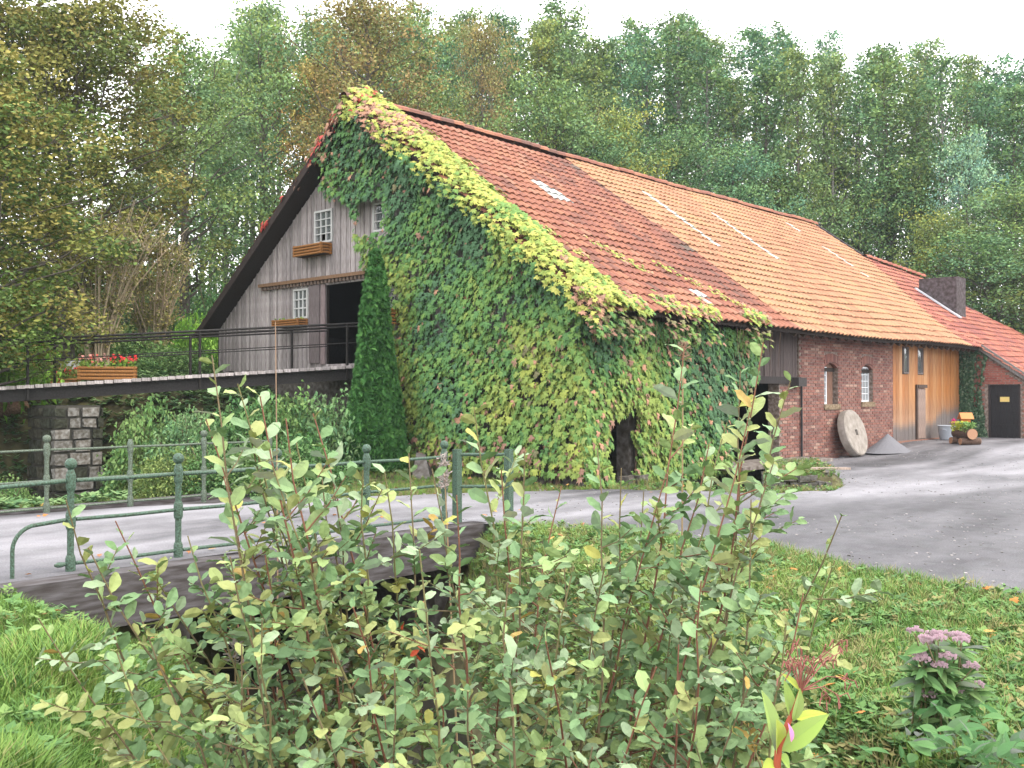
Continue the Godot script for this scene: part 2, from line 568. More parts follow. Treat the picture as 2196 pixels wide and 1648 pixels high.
func barn() -> void:
	var t := thing("mill_building", "long old mill building with weathered board gable, brick and orange timber side and tiled roof", "building")
	var white := mat("flaking white paint", Color(0.62, 0.62, 0.6), 0.6, ntex("flake", 41, 0.05, 0.75, 1.0), Vector3(4, 4, 4))
	var dark := mat("dark timber", Color(0.045, 0.035, 0.03), 0.9, ntex("grain", 11, 0.02, 0.5, 1.0), Vector3(3, 0.6, 3))
	# gable: upright boards between the openings
	var gable := holder("gable_wall", t)
	var holes := [[-7.8, -5.9, 2.42, 4.3], [-9.06, -8.46, 3.55, 4.28], [-8.2, -7.5, 5.31, 6.1], [-6.0, -5.3, 5.35, 6.0], [-5.5, -4.8, 3.55, 4.2]]
	var pal := GREYWOOD
	var skin := []
	var z := -12.46
	while z < -0.02:
		var w := minf(rf(0.15, 0.21), -z)
		var mid := z + w * 0.5
		var spans := []
		for q in holes:
			if mid > q[0] and mid < q[1]: spans.append([q[2], q[3]])
		spans.sort_custom(func(p, q): return p[0] < q[0])
		var y := 2.3 + rf(-0.03, 0.03)
		spans.append([99.0, 99.0])
		for s in spans:
			var top0: float = minf(s[0], roof_y(z) - 0.24)
			var top1: float = minf(s[0], roof_y(z + w) - 0.24)
			if minf(top0, top1) > y + 0.02:
				var b := MB.new()
				var d := rf(0.018, 0.034)
				var g := 0.006
				b.hexa([Vector3(-d, y, z + g), Vector3(-d, y, z + w - g), Vector3(0.02, y, z + w - g), Vector3(0.02, y, z + g)].map(func(p): return p) + [Vector3(-d, top0, z + g), Vector3(-d, top1, z + w - g), Vector3(0.02, top1, z + w - g), Vector3(0.02, top0, z + g)])
				skin.append([z, z + w, y, top0, top1])
				var tone: Color = pal[rng.randi() % pal.size()]
				obj("board", b, toned(WOOD, tone), gable)
				if top0 < 90 and w > 0.1:
					var bt := MB.new()
					var tz := z + rf(-0.008, 0.008)
					bt.hexa([Vector3(-d - 0.02, y, tz - 0.022), Vector3(-d - 0.02, y, tz + 0.022), Vector3(-0.01, y, tz + 0.022), Vector3(-0.01, y, tz - 0.022), Vector3(-d - 0.02, top0 - 0.005, tz - 0.022), Vector3(-d - 0.02, top0 - 0.005, tz + 0.022), Vector3(-0.01, top0 - 0.005, tz + 0.022), Vector3(-0.01, top0 - 0.005, tz - 0.022)])
					obj("batten", bt, toned(WOOD, pal[rng.randi() % 4]), gable)
			y = s[1]
		z += w
	# low stone footing of the gable and the rough shell behind all cladding
	var stone := mat("footing stone", Color(0.16, 0.15, 0.14), 0.95, ntex("soil", 21, 0.012, 0.35, 1.0, 6), Vector3(0.8, 0.8, 0.8), 3.0)
	var ft := MB.new()
	ft.box(Vector3(0.02, -1.0, -12.5), Vector3(0.32, 2.3, -0.02))
	obj("footing", ft, stone, t)
	var shell := MB.new()
	for q in skin:
		shell.hexa([Vector3(0.03, q[2], q[1]), Vector3(0.09, q[2], q[1]), Vector3(0.09, q[2], q[0]), Vector3(0.03, q[2], q[0]), Vector3(0.03, q[4], q[1]), Vector3(0.09, q[4], q[1]), Vector3(0.09, q[3], q[0]), Vector3(0.03, q[3], q[0])])
	shell.box(Vector3(0, -0.5, -12.6), Vector3(22, 3.4, -12.5))
	shell.box(Vector3(22.0, -0.5, -12.5), Vector3(22.1, 3.4, 0.0))
	shell.hexa([Vector3(22, 3.4, -12.5), Vector3(22, 3.4, 0), Vector3(22.1, 3.4, 0), Vector3(22.1, 3.4, -12.5), Vector3(22, 8.1, RIDGE_Z - 0.02), Vector3(22, 8.1, RIDGE_Z + 0.02), Vector3(22.1, 8.1, RIDGE_Z + 0.02), Vector3(22.1, 8.1, RIDGE_Z - 0.02)])
	obj("inner_wall", shell, dark, t)
	var fl := MB.new()
	fl.box(Vector3(0.32, 2.3, -12.5), Vector3(22, 2.4, -0.1))
	obj("loft_floor", fl, dark, t)
	# door head beam with rollers, door jamb
	var bm := MB.new()
	bm.box(Vector3(-0.16, 4.42, -10.45), Vector3(-0.04, 4.5, -5.6))
	obj("door_track", bm, toned(WOOD, Color(0.28, 0.17, 0.10)), t)
	var rl := MB.new()
	for i in 34: rl.box(Vector3(-0.13, 4.335, -10.35 + i * 0.14), Vector3(-0.05, 4.415, -10.28 + i * 0.14))
	obj("track_bracket", rl, toned(WOOD, Color(0.2, 0.15, 0.12)), t)
	var jb := MB.new()
	jb.box(Vector3(-0.07, 2.42, -7.92), Vector3(-0.036, 4.32, -7.76))
	obj("door_jamb", jb, toned(WOOD, Color(0.3, 0.24, 0.24)), t)
	var sd := MB.new()
	sd.box(Vector3(-0.09, 2.45, -8.36), Vector3(-0.055, 4.32, -7.95))
	obj("sliding_door_leaf", sd, toned(WOOD, Color(0.2, 0.17, 0.17)), t)
	window(t, "upper_window", Vector3(-0.05, 5.31, -8.2), 0.7, 0.78, 3, 4, -PI / 2, white)
	window(t, "lower_window", Vector3(-0.05, 3.55, -9.06), 0.6, 0.73, 3, 3, -PI / 2, white, 0.03)
	window(t, "ivy_framed_window", Vector3(-0.05, 5.35, -6.0), 0.7, 0.65, 2, 3, -PI / 2, white)
	window(t, "half_hidden_window", Vector3(-0.05, 3.55, -5.5), 0.7, 0.65, 3, 2, -PI / 2, white)
	# long side: dark boards over the mill opening
	var side := holder("side_cladding", t)
	var x := 0.02
	while x < 8.5:
		var w := minf(rf(0.11, 0.15), 8.52 - x)
		var b := MB.new()
		var d := rf(-0.06, -0.035)
		b.box(Vector3(x + 0.004, 2.1 + rf(-0.02, 0.02), -0.09), Vector3(x + w - 0.004, 3.42, d))
		obj("board", b, toned(WOOD, Color(0.13, 0.105, 0.10) * rf(0.75, 1.25)), side)
		x += w
	var sw := MB.new()
	wall_panels(sw, 0.32, 7.5, -1.4, 2.1, [[0.5, 1.5, -0.1, 1.45], [5.1, 7.5, 0.16, 1.98]], func(b, a, e, lo, hi): b.box(Vector3(a, lo, -0.35), Vector3(e, hi, -0.06)))
	obj("lower_side_wall", sw, stone, t)
	var bb := MB.new()
	bb.box(Vector3(4.9, 1.96, -0.2), Vector3(8.55, 2.13, 0.05))
	obj("lintel_beam", bb, toned(WOOD, Color(0.05, 0.045, 0.045)), t)
	var stub := MB.new()
	stub.box(Vector3(8.0, 1.9, 0.055), Vector3(8.42, 2.11, 0.26))
	obj("beam_end", stub, toned(WOOD, Color(0.07, 0.065, 0.065)), t)
	var slab := MB.new()
	slab.box(Vector3(4.3, 0.09, -0.3), Vector3(8.6, 0.17, 0.85))
	obj("sill_slab", slab, mat("worn concrete", Color(0.30, 0.27, 0.25), 0.9, ntex("soil", 21, 0.012, 0.35, 1.0, 6), Vector3(0.7, 0.7, 0.7), 1.0), t)
	# brick bay
	var mortar := mat("mortar", Color(0.33, 0.27, 0.24), 0.95, ntex("soil", 21, 0.012, 0.35, 1.0, 6), Vector3(1.5, 1.5, 1.5), 1.0)
	var bays := [[9.93, 10.72, 1.45, 2.52], [12.21, 12.95, 1.5, 2.52]]
	var bw := MB.new()
	wall_panels(bw, 7.52, 14.36, -0.1, 3.36, [[9.93, 10.72, 1.45, 2.52], [12.21, 12.95, 1.5, 2.52], [7.52, 8.53, 1.98, 3.36]], func(b, a, e, lo, hi): b.box(Vector3(a, lo, -0.3), Vector3(e, hi, -0.008)))
	obj("brick_backing", bw, mortar, t)
	var brickwork := holder("brick_wall", t)
	var list := []
	var row := 0
	var y := 0.02
	while y < 3.3:
		var bx := 7.54 + (0.125 if row % 2 else 0.0)
		while bx < 14.3:
			var l0 := bx
			var l1 := minf(bx + 0.238, 14.35)
			var ok: bool = not ((l0 + l1) * 0.5 < 8.6 and y > 1.9)
			for q in bays:
				if y + 0.06 > q[2] - 0.02 and y < q[3] + 0.26 and l1 > q[0] - 0.03 and l0 < q[1] + 0.03:
					if l0 < q[0] - 0.05: l1 = q[0] - 0.012
					elif l1 > q[1] + 0.05: l0 = q[1] + 0.012
					else: ok = false
			if ok and l1 - l0 > 0.04:
				var tone := rng.randi() % 5
				if rng.randf() < 0.06: tone = 5
				list.append([sized(Vector3((l0 + l1) * 0.5, y + 0.034, -0.004 + rf(-0.003, 0.004)), Vector3(l1 - l0, 0.063, 0.024)), tone])
			bx += 0.25
		y += 0.0755; row += 1
	# flat soldier arches above both windows
	for q in bays:
		for i in 10:
			var f := (i + 0.5) / 10.0 - 0.5
			var c := Vector3(lerpf(q[0] - 0.02, q[1] + 0.02, (i + 0.5) / 10.0), q[3] + 0.14 - f * f * 0.26, 0.0)
			list.append([sized(c, Vector3(0.066, 0.235, 0.03), Basis(Vector3(0, 0, 1), -f * 0.5)), rng.randi() % 5])
	var chips := []
	for i in 3: chips.append(chipped_box(70 + i, 0.07))
	var bm2 := mat("brick", Color.WHITE, 0.9, ntex("brickgrain", 51, 0.05, 0.82, 1.0, 4, 256), Vector3(3, 3, 3), 0.3)
	pieces("brick", brickwork, chips, bm2, BRICKS, list)
	var sill := mat("sandstone", Color(0.32, 0.25, 0.17), 0.9, ntex("soil", 21, 0.012, 0.35, 1.0, 6), Vector3(1.5, 1.5, 1.5), 0.6)
	var iron := mat("pale window iron", Color(0.60, 0.62, 0.64), 0.5)
	for i in 2:
		var q = bays[i]
		var s := MB.new()
		s.box(Vector3(q[0] - 0.06, q[2] - 0.14, -0.2), Vector3(q[1] + 0.06, q[2] - 0.005, 0.05))
		obj("window_sill", s, sill, t)
		var ar := MB.new()                                            # the curved soffit in the head of the opening
		for j in 8:
			var f0 := j / 8.0 * 2.0 - 1.0
			var f1 := (j + 1) / 8.0 * 2.0 - 1.0
			var xa := lerpf(q[0], q[1], j / 8.0)
			var xb := lerpf(q[0], q[1], (j + 1) / 8.0)
			var ya: float = q[3] - 0.13 * f0 * f0
			var yb: float = q[3] - 0.13 * f1 * f1
			ar.hexa([Vector3(xa, ya, -0.008), Vector3(xb, yb, -0.008), Vector3(xb, yb, -0.3), Vector3(xa, ya, -0.3), Vector3(xa, q[3] + 0.02, -0.008), Vector3(xb, q[3] + 0.02, -0.008), Vector3(xb, q[3] + 0.02, -0.3), Vector3(xa, q[3] + 0.02, -0.3)])
		obj("window_arch", ar, toned(bm2, BRICKS[1]), t)
		if i == 0:
			window(t, "iron_window", Vector3(q[0], q[2], -0.12), 0.36, 0.97, 2, 5, 0, iron)
			var pb := MB.new()
			pb.box(Vector3(q[0] + 0.37, q[2], -0.16), Vector3(q[1] - 0.06, q[3], -0.12))
			obj("timber_panel", pb, toned(WOOD, Color(0.24, 0.14, 0.10)), t)
		else:
			window(t, "iron_window", Vector3(q[0], q[2], -0.12), q[1] - q[0], 0.97, 4, 5, 0, iron)
	var pipe := MB.new()
	pipe.tube([Vector3(8.56, 0.05, 0.05), Vector3(8.56, 1.95, 0.05), Vector3(8.5, 2.02, 0.06), Vector3(8.42, 2.06, 0.1)], [0.028, 0.028, 0.028, 0.028], 7)
	obj("drainpipe", pipe, mat("black iron", Color(0.02, 0.02, 0.022), 0.5), t)
	# orange timber bay
	var planks := holder("plank_wall", t)
	var pb2 := MB.new()
	wall_panels(pb2, 14.36, 19.96, 0.2, 3.36, [[15.2, 15.62, 2.32, 3.12], [16.3, 16.75, 2.32, 3.12]], func(b, a, e, lo, hi): b.box(Vector3(a, lo, -0.16), Vector3(e, hi, -0.05)))
	obj("plank_backing", pb2, dark, t)
	var plinth := MB.new()
	plinth.box(Vector3(14.38, 0.0, -0.3), Vector3(19.96, 0.33, 0.06))
	obj("brick_plinth", plinth, toned(bm2, Color(0.3, 0.16, 0.12)), t)
	var pm := mat("oiled planks", Color.WHITE, 0.6, ntex("plankgrain", 61, 0.015, 0.72, 1.0, 5, 512, Color(1, 0.93, 0.85)), Vector3(3.2, 0.22, 3.2), 0.15)
	pm.vertex_color_use_as_albedo = true
	x = 14.4
	var oranges := [Color(0.517, 0.234, 0.086), Color(0.551, 0.285, 0.124), Color(0.465, 0.200, 0.072), Color(0.569, 0.327, 0.166), Color(0.417, 0.191, 0.073), Color(0.501, 0.259, 0.114)]
	while x < 19.92:
		var w := minf(rf(0.16, 0.30), 19.94 - x)
		var tone: Color = oranges[rng.randi() % 6]
		if x > 17.2: tone = tone.lerp(Color(0.36, 0.16, 0.05), 0.5)
		var spans := [[0.33, 3.32]]
		for q in [[15.17, 15.65], [16.27, 16.78]]:
			if x + w * 0.5 > q[0] and x + w * 0.5 < q[1]: spans = [[0.33, 2.3], [3.13, 3.32]]
		for s in spans:
			var b := MB.new()
			b.tinted = true
			var d := rf(-0.02, -0.006)
			var steps := 44 if s[0] < 1 else 1
			var line := 0.80 + 0.14 * ns(x * 0.9, 0, 2) + 0.4 * sm(17.0, 18.6, x) + rf(-0.035, 0.035)
			for j in steps:
				var ya: float = lerpf(s[0], s[1], float(j) / steps)
				var yb: float = lerpf(s[0], s[1], float(j + 1) / steps)
				var g := (1.0 - sm(line - 0.22, line + 0.16, (ya + yb) * 0.5)) * 0.95
				var pale := sm(1.9, 0.9, (ya + yb) * 0.5) * 0.45
				b.col = tone.lerp(Color(0.40, 0.31, 0.25), pale).lerp(Color(0.19, 0.185, 0.195), g)
				b.quad(Vector3(x + 0.004, ya, d), Vector3(x + w - 0.004, ya, d), Vector3(x + w - 0.004, yb, d), Vector3(x + 0.004, yb, d))
				b.quad(Vector3(x + 0.004, ya, -0.05), Vector3(x + 0.004, ya, d), Vector3(x + 0.004, yb, d), Vector3(x + 0.004, yb, -0.05))
				b.quad(Vector3(x + w - 0.004, ya, d), Vector3(x + w - 0.004, ya, -0.05), Vector3(x + w - 0.004, yb, -0.05), Vector3(x + w - 0.004, yb, d))
			b.quad(Vector3(x, s[0], -0.05), Vector3(x + w, s[0], -0.05), Vector3(x + w, s[0], d), Vector3(x, s[0], d))
			obj("plank", b, pm, planks)
		x += w
	var gw := mat("grey window frame", Color(0.16, 0.13, 0.12), 0.7)
	window(t, "slim_window", Vector3(15.2, 2.32, -0.02), 0.42, 0.8, 1, 1, 0, gw, 0.02)
	window(t, "slim_window", Vector3(16.3, 2.32, -0.02), 0.45, 0.8, 1, 1, 0, gw, 0.02)
	var dr := holder("plank_door", t)
	var dl := MB.new()
	dl.box(Vector3(16.2, 0.36, -0.004), Vector3(16.85, 1.88, 0.018))
	obj("door_leaf", dl, toned(WOOD, Color(0.36, 0.27, 0.23)), dr)
	var df := MB.new()
	df.box(Vector3(16.1, 0.34, -0.004), Vector3(16.19, 2.0, 0.045))
	df.box(Vector3(16.19, 1.9, -0.004), Vector3(16.9, 2.0, 0.06))
	obj("door_frame", df, toned(WOOD, Color(0.12, 0.085, 0.07)), dr)
	# roof
	var roof := holder("roof", t)
	var deck := MB.new()
	for seg in [[-0.46, 22.3]]:
		for i in 23:
			var xa: float = lerpf(seg[0], seg[1], i / 23.0)
			var xb: float = lerpf(seg[0], seg[1], (i + 1) / 23.0)
			for q in [[0.62, RIDGE_Z], [RIDGE_Z, -12.8]]:
				for j in 6:
					var za: float = lerpf(q[0], q[1], j / 6.0)
					var zb: float = lerpf(q[0], q[1], (j + 1) / 6.0)
					var p := []
					for dy in [-0.15, -0.05]:
						p.append_array([Vector3(xa, roof_y(za) + sag(xa, za) + dy, za), Vector3(xb, roof_y(za) + sag(xb, za) + dy, za), Vector3(xb, roof_y(zb) + sag(xb, zb) + dy, zb), Vector3(xa, roof_y(zb) + sag(xa, zb) + dy, zb)])
					deck.hexa(p)
	obj("roof_boarding", deck, dark, roof)
	for s in [1, -1]:
		var vb := MB.new()
		var e := 0.62 if s > 0 else -12.82
		for j in 8:
			var za := lerpf(e, RIDGE_Z, j / 8.0)
			var zb := lerpf(e, RIDGE_Z, (j + 1) / 8.0)
			vb.beam(Vector3(-0.49, roof_y(za) + sag(-0.5, za) - 0.09, za), Vector3(-0.49, roof_y(zb) + sag(-0.5, zb) - 0.09, zb), 0.04, 0.17)
		obj("verge_board", vb, toned(WOOD, Color(0.06, 0.045, 0.04)), roof)
	for i in 27:
		var r := MB.new()
		var rx := 7.4 + i * 0.48
		r.beam(Vector3(rx, roof_y(0.5) - 0.27, 0.5), Vector3(rx, roof_y(-0.5) - 0.27, -0.5), 0.09, 0.12)
		obj("rafter_end", r, toned(WOOD, Color(0.13, 0.09, 0.07)), roof)
	var clay := mat("clay tile", Color.WHITE, 0.75, ntex("clay", 71, 0.03, 0.8, 1.0, 5, 512), Vector3(0.9, 0.9, 0.9), 0.25)
	var tiles := [pantile(1), pantile(2), pantile(3)]
	var olds := [Color(0.289, 0.115, 0.070), Color(0.246, 0.095, 0.063), Color(0.334, 0.144, 0.083), Color(0.197, 0.085, 0.060), Color(0.154, 0.076, 0.057), Color(0.128, 0.096, 0.076), Color(0.471, 0.485, 0.457), Color(0.321, 0.158, 0.100)]
	var seam := func(zz): return 7.2 + 0.06 * (zz)
	var pick_old := func(px, pz, _r):
		var d := Vector2(px - 3.4, pz + 3.6)
		if absf(d.x) < 0.26 and absf(d.y) < 0.36 and rng.randf() < 0.6: return 6
		if Vector2(px - 4.15, pz + 0.1).length() < 0.22: return 6
		var nn := ns(px * 0.45, pz * 0.45, 20.0) + 0.45 * ns(px * 1.7, pz * 1.7, 22.0) + sm(2.0, 7.0, px) * 0.2
		if nn > 0.66: return 5 if rng.randf() < 0.4 else 4
		if nn > 0.36: return 4 if rng.randf() < 0.3 else [3, 3, 1][rng.randi() % 3]
		if nn > 0.05: return [3, 1, 1, 0, 0][rng.randi() % 5]
		return [0, 2, 0, 1, 7][rng.randi() % 5]
	var old := tile_list(func(_z): return -0.44, seam, func(_x): return RIDGE_Z + 0.1, func(_x): return 0.72, 0.225, 0.31, pick_old)
	var news := [Color(0.374, 0.187, 0.104), Color(0.397, 0.205, 0.114), Color(0.361, 0.175, 0.096), Color(0.404, 0.220, 0.121), Color(0.347, 0.167, 0.092), Color(0.461, 0.489, 0.455), Color(0.404, 0.234, 0.117)]
	var pick_new := func(px, pz, _r):
		if absf(px - 9.15) < 0.108 and pz > -5.0 and pz < -2.5: return 5
		if absf(px - 12.5) < 0.108 and pz > -4.9 and pz < -2.6: return 5
		if absf(px - 18.9) < 0.108 and pz > -5.6 and pz < -2.7 and rng.randf() < 0.6: return 5
		return [0, 1, 2, 3, 4, 6][rng.randi() % 6] if ns(px * 0.4, pz * 0.4, 30) < 0.2 else [1, 3, 6][rng.randi() % 3]
	var rend := func(zz): return 19.0 + sm(0.3, -4.4, zz) * 3.2
	var new := tile_list(seam, rend, func(_x): return RIDGE_Z + 0.1, func(_x): return 0.72, 0.215, 0.345, pick_new)
	var o1 := holder("old_tiles", t)
	pieces("roof_tile", o1, tiles, clay, olds, old)
	var o2 := holder("new_tiles", t)
	pieces("roof_tile", o2, tiles, clay, news, new)
	var back := tile_list(func(_z): return -0.44, func(_z): return 22.3, func(_x): return RIDGE_Z + 0.1, func(_x): return 0.55, 0.23, 0.34, func(px, _z, _r): return rng.randi() % 5, true)
	scatter("rear_tiles", t, tiles[0], clay, olds, back)
	var caps := []
	var rb := MB.new()
	for j in 2:
		var zz := -0.5 + j
		for i in 6:
			var a0 := PI * i / 6.0
			var a1 := PI * (i + 1) / 6.0
			var r0 := 0.5 + 0.03 * (1 - j)
			if j == 0: rb.quad(Vector3(-0.52, sin(a0) * 0.5, cos(a0) * 0.5), Vector3(-0.52, sin(a1) * 0.5, cos(a1) * 0.5), Vector3(0.52, sin(a1) * 0.56, cos(a1) * 0.56), Vector3(0.52, sin(a0) * 0.56, cos(a0) * 0.56))
	var capm := rb.done()
	x = -0.5
	while x < 22.4:
		caps.append([sized(Vector3(x, roof_y(RIDGE_Z) + sag(x, RIDGE_Z) - 0.015 + rf(-0.008, 0.008), RIDGE_Z + rf(-0.015, 0.015)), Vector3(0.38, 0.26, 0.3), Basis(Vector3.UP, rf(-0.03, 0.03))), 3 + rng.randi() % 2 if x < 7 and rng.randf() < 0.5 else rng.randi() % 3])
		x += 0.36
	pieces("ridge_tile", roof, [capm], clay, olds, caps)
	var end := MB.new()                                              # dark flashing along the right-hand verge
	for j in 5:
		var za := lerpf(-6.2, -4.1, j / 5.0)
		var zb := lerpf(-6.2, -4.1, (j + 1) / 5.0)
		end.beam(Vector3(22.33, roof_y(za) + 0.02, za), Vector3(22.33, roof_y(zb) + 0.02, zb), 0.14, 0.14)
	obj("end_verge", end, toned(WOOD, Color(0.07, 0.06, 0.07)), roof)

func annex() -> void:
	var t := thing("brick_annex", "red brick annex with lean-to roof, dark door and broad grey chimney", "building", Vector3(20, 0, 0))
	var mortar := mat("mortar")
	var bm := mat("brick")
	var wall := MB.new()
	var top := func(z: float) -> float: return roof_y(z) - 0.16
	for seg in [[-0.3, 0.86, 0.0], [0.86, 1.84, 2.02], [1.84, 4.2, 0.0]]:
		for j in 4:
			var za: float = lerpf(seg[0], seg[1], j / 4.0)
			var zb: float = lerpf(seg[0], seg[1], (j + 1) / 4.0)
			var lo: float = seg[2]
			wall.hexa([Vector3(0.012, lo, zb), Vector3(0.3, lo, zb), Vector3(0.3, lo, za), Vector3(0.012, lo, za), Vector3(0.012, top.call(zb), zb), Vector3(0.3, top.call(zb), zb), Vector3(0.3, top.call(za), za), Vector3(0.012, top.call(za), za)])
	obj("wall_backing", wall, mortar, t)
	var bw := holder("brick_wall", t)
	var list := []
	var y := 0.22
	var row := 0
	while y < 3.4:
		var z := -0.1 + (0.125 if row % 2 else 0.0)
		while z < 4.2:
			if y + 0.06 < top.call(z + 0.24) and not (z + 0.24 > 0.86 and z < 1.84 and y < 2.02):
				list.append([sized(Vector3(0.008, y + 0.034, z + 0.119), Vector3(0.02, 0.064, 0.238)), rng.randi() % 4])
			z += 0.25
		y += 0.0755; row += 1
	pieces("brick", bw, [chipped_box(80, 0.07)], bm, [Color(0.324, 0.108, 0.081), Color(0.288, 0.090, 0.072), Color(0.351, 0.131, 0.099), Color(0.306, 0.117, 0.090)], list)
	var dr := holder("door", t)
	var black := mat("black door paint", Color(0.022, 0.021, 0.024), 0.55, ntex("grain", 11, 0.02, 0.5, 1.0), Vector3(3, 0.4, 3))
	for i in 5:
		var b := MB.new()
		b.box(Vector3(0.07, 0.3, 0.93 + i * 0.168), Vector3(0.11, 1.98, 1.094 + i * 0.168))
		obj("plank", b, black, dr)
	for hy in [0.62, 1.62]:
		var b := MB.new()
		b.box(Vector3(0.045, hy, 0.95), Vector3(0.07, hy + 0.1, 1.75))
		obj("ledge", b, black, dr)
	var fr := MB.new()
	fr.box(Vector3(0.03, 0.28, 0.865), Vector3(0.16, 2.0, 0.925)); fr.box(Vector3(0.03, 0.28, 1.775), Vector3(0.16, 2.0, 1.835)); fr.box(Vector3(0.03, 1.98, 0.925), Vector3(0.16, 2.02, 1.775))
	obj("frame", fr, toned(WOOD, Color(0.05, 0.04, 0.04)), dr)
	var sg := MB.new()
	sg.box(Vector3(0.035, 1.46, 1.22), Vector3(0.045, 1.62, 1.5))
	obj("yellow_notice", sg, mat("yellow notice", Color(0.62, 0.47, 0.16), 0.5), dr)
	var hd := MB.new()
	hd.tube([Vector3(0.03, 1.1, 1.68), Vector3(0.03, 1.1, 1.58)], [0.012, 0.012], 6)
	obj("handle", hd, mat("black iron"), dr)
	# roof that runs on below the eaves of the mill, its verge board, and the chimney
	var roof := holder("roof", t)
	var clay := mat("clay tile")
	var reds := [Color(0.320, 0.105, 0.073), Color(0.280, 0.092, 0.066), Color(0.347, 0.126, 0.084), Color(0.388, 0.154, 0.095), Color(0.240, 0.085, 0.071)]
	var ztop := func(x: float) -> float:
		if x < 22.35: return -4.2
		if x < 26.4: return -4.2 + (x - 22.35) * 0.15
		return lerpf(-1.9, 2.2, (x - 26.4) / 5.5)
	var x0 := func(zz): return maxf(19.0 + sm(0.3, -4.4, zz) * 3.2, 19.86 if zz > 0.7 else 0.0)
	var l := tile_list(x0, func(_z): return 31.5, ztop, func(x): return 0.72 if x < 19.86 else 4.4, 0.215, 0.345, func(px, pz, _r): return rng.randi() % 5)
	var list2 := []
	for q in l: list2.append([q[0].translated(Vector3(-20, 0, 0)), q[1]])
	pieces("roof_tile", roof, [pantile(4), pantile(5)], clay, reds, list2)
	var deck := MB.new()
	var xs := [19.9, 22.35, 24.4, 26.35, 28.3, 30.3]
	for i in 5:
		var xa: float = xs[i]
		var xb: float = xs[i + 1]
		var za: float = ztop.call(xa + 0.01)
		var zb: float = ztop.call(xb - 0.01)
		var p := []
		for dy in [-0.16, -0.05]:
			p.append_array([Vector3(xa - 20, roof_y(4.3) + dy, 4.3), Vector3(xb - 20, roof_y(4.3) + dy, 4.3), Vector3(xb - 20, roof_y(zb) + dy, zb), Vector3(xa - 20, roof_y(za) + dy, za)])
		deck.hexa(p)
	obj("roof_boarding", deck, mat("dark timber"), roof)
	var back := MB.new()                                             # walls under the raised ridge, hidden but there
	back.box(Vector3(2.4, 0, -4.4), Vector3(6.3, 5.9, -4.25))
	back.box(Vector3(0.3, 0, 4.05), Vector3(9, 0.5, 4.2))
	obj("rear_wall", back, mortar, t)
	var vb := MB.new()
	vb.beam(Vector3(-0.12, roof_y(0.66) - 0.02, 0.66), Vector3(-0.12, roof_y(4.4) - 0.02, 4.4), 0.05, 0.2)
	obj("verge_board", vb, toned(WOOD, Color(0.22, 0.21, 0.2)), roof)
	var caps := []
	var x := 22.4
	var rb := MB.new()
	for i in 6:
		var a0 := PI * i / 6.0
		var a1 := PI * (i + 1) / 6.0
		rb.quad(Vector3(-0.52, sin(a0) * 0.5, cos(a0) * 0.5), Vector3(-0.52, sin(a1) * 0.5, cos(a1) * 0.5), Vector3(0.52, sin(a1) * 0.56, cos(a1) * 0.56), Vector3(0.52, sin(a0) * 0.56, cos(a0) * 0.56))
	var cap := rb.done()
	while x < 26.3:
		caps.append([sized(Vector3(x - 20, roof_y(ztop.call(x)) + 0.05, ztop.call(x)), Vector3(0.37, 0.24, 0.28), Basis(Vector3.UP, -0.1)), rng.randi() % 3])
		x += 0.35
	pieces("ridge_tile", roof, [cap], clay, reds, caps)
	var ch := holder("chimney", t)
	var st := MB.new()
	st.box(Vector3(2.55, 3.8, -2.3), Vector3(3.5, 5.93, -0.97))
	obj("stack", st, mat("rendered chimney", Color(0.115, 0.10, 0.11), 0.95, ntex("soil", 21, 0.012, 0.35, 1.0, 6), Vector3(0.9, 0.9, 0.9), 1.5), ch)
	var fl := MB.new()
	fl.beam(Vector3(2.5, roof_y(-2.4) + 0.09, -2.4), Vector3(2.5, roof_y(-0.8) + 0.09, -0.8), 0.16, 0.05)
	obj("flashing", fl, mat("lead flashing", Color(0.5, 0.52, 0.55), 0.45), ch)

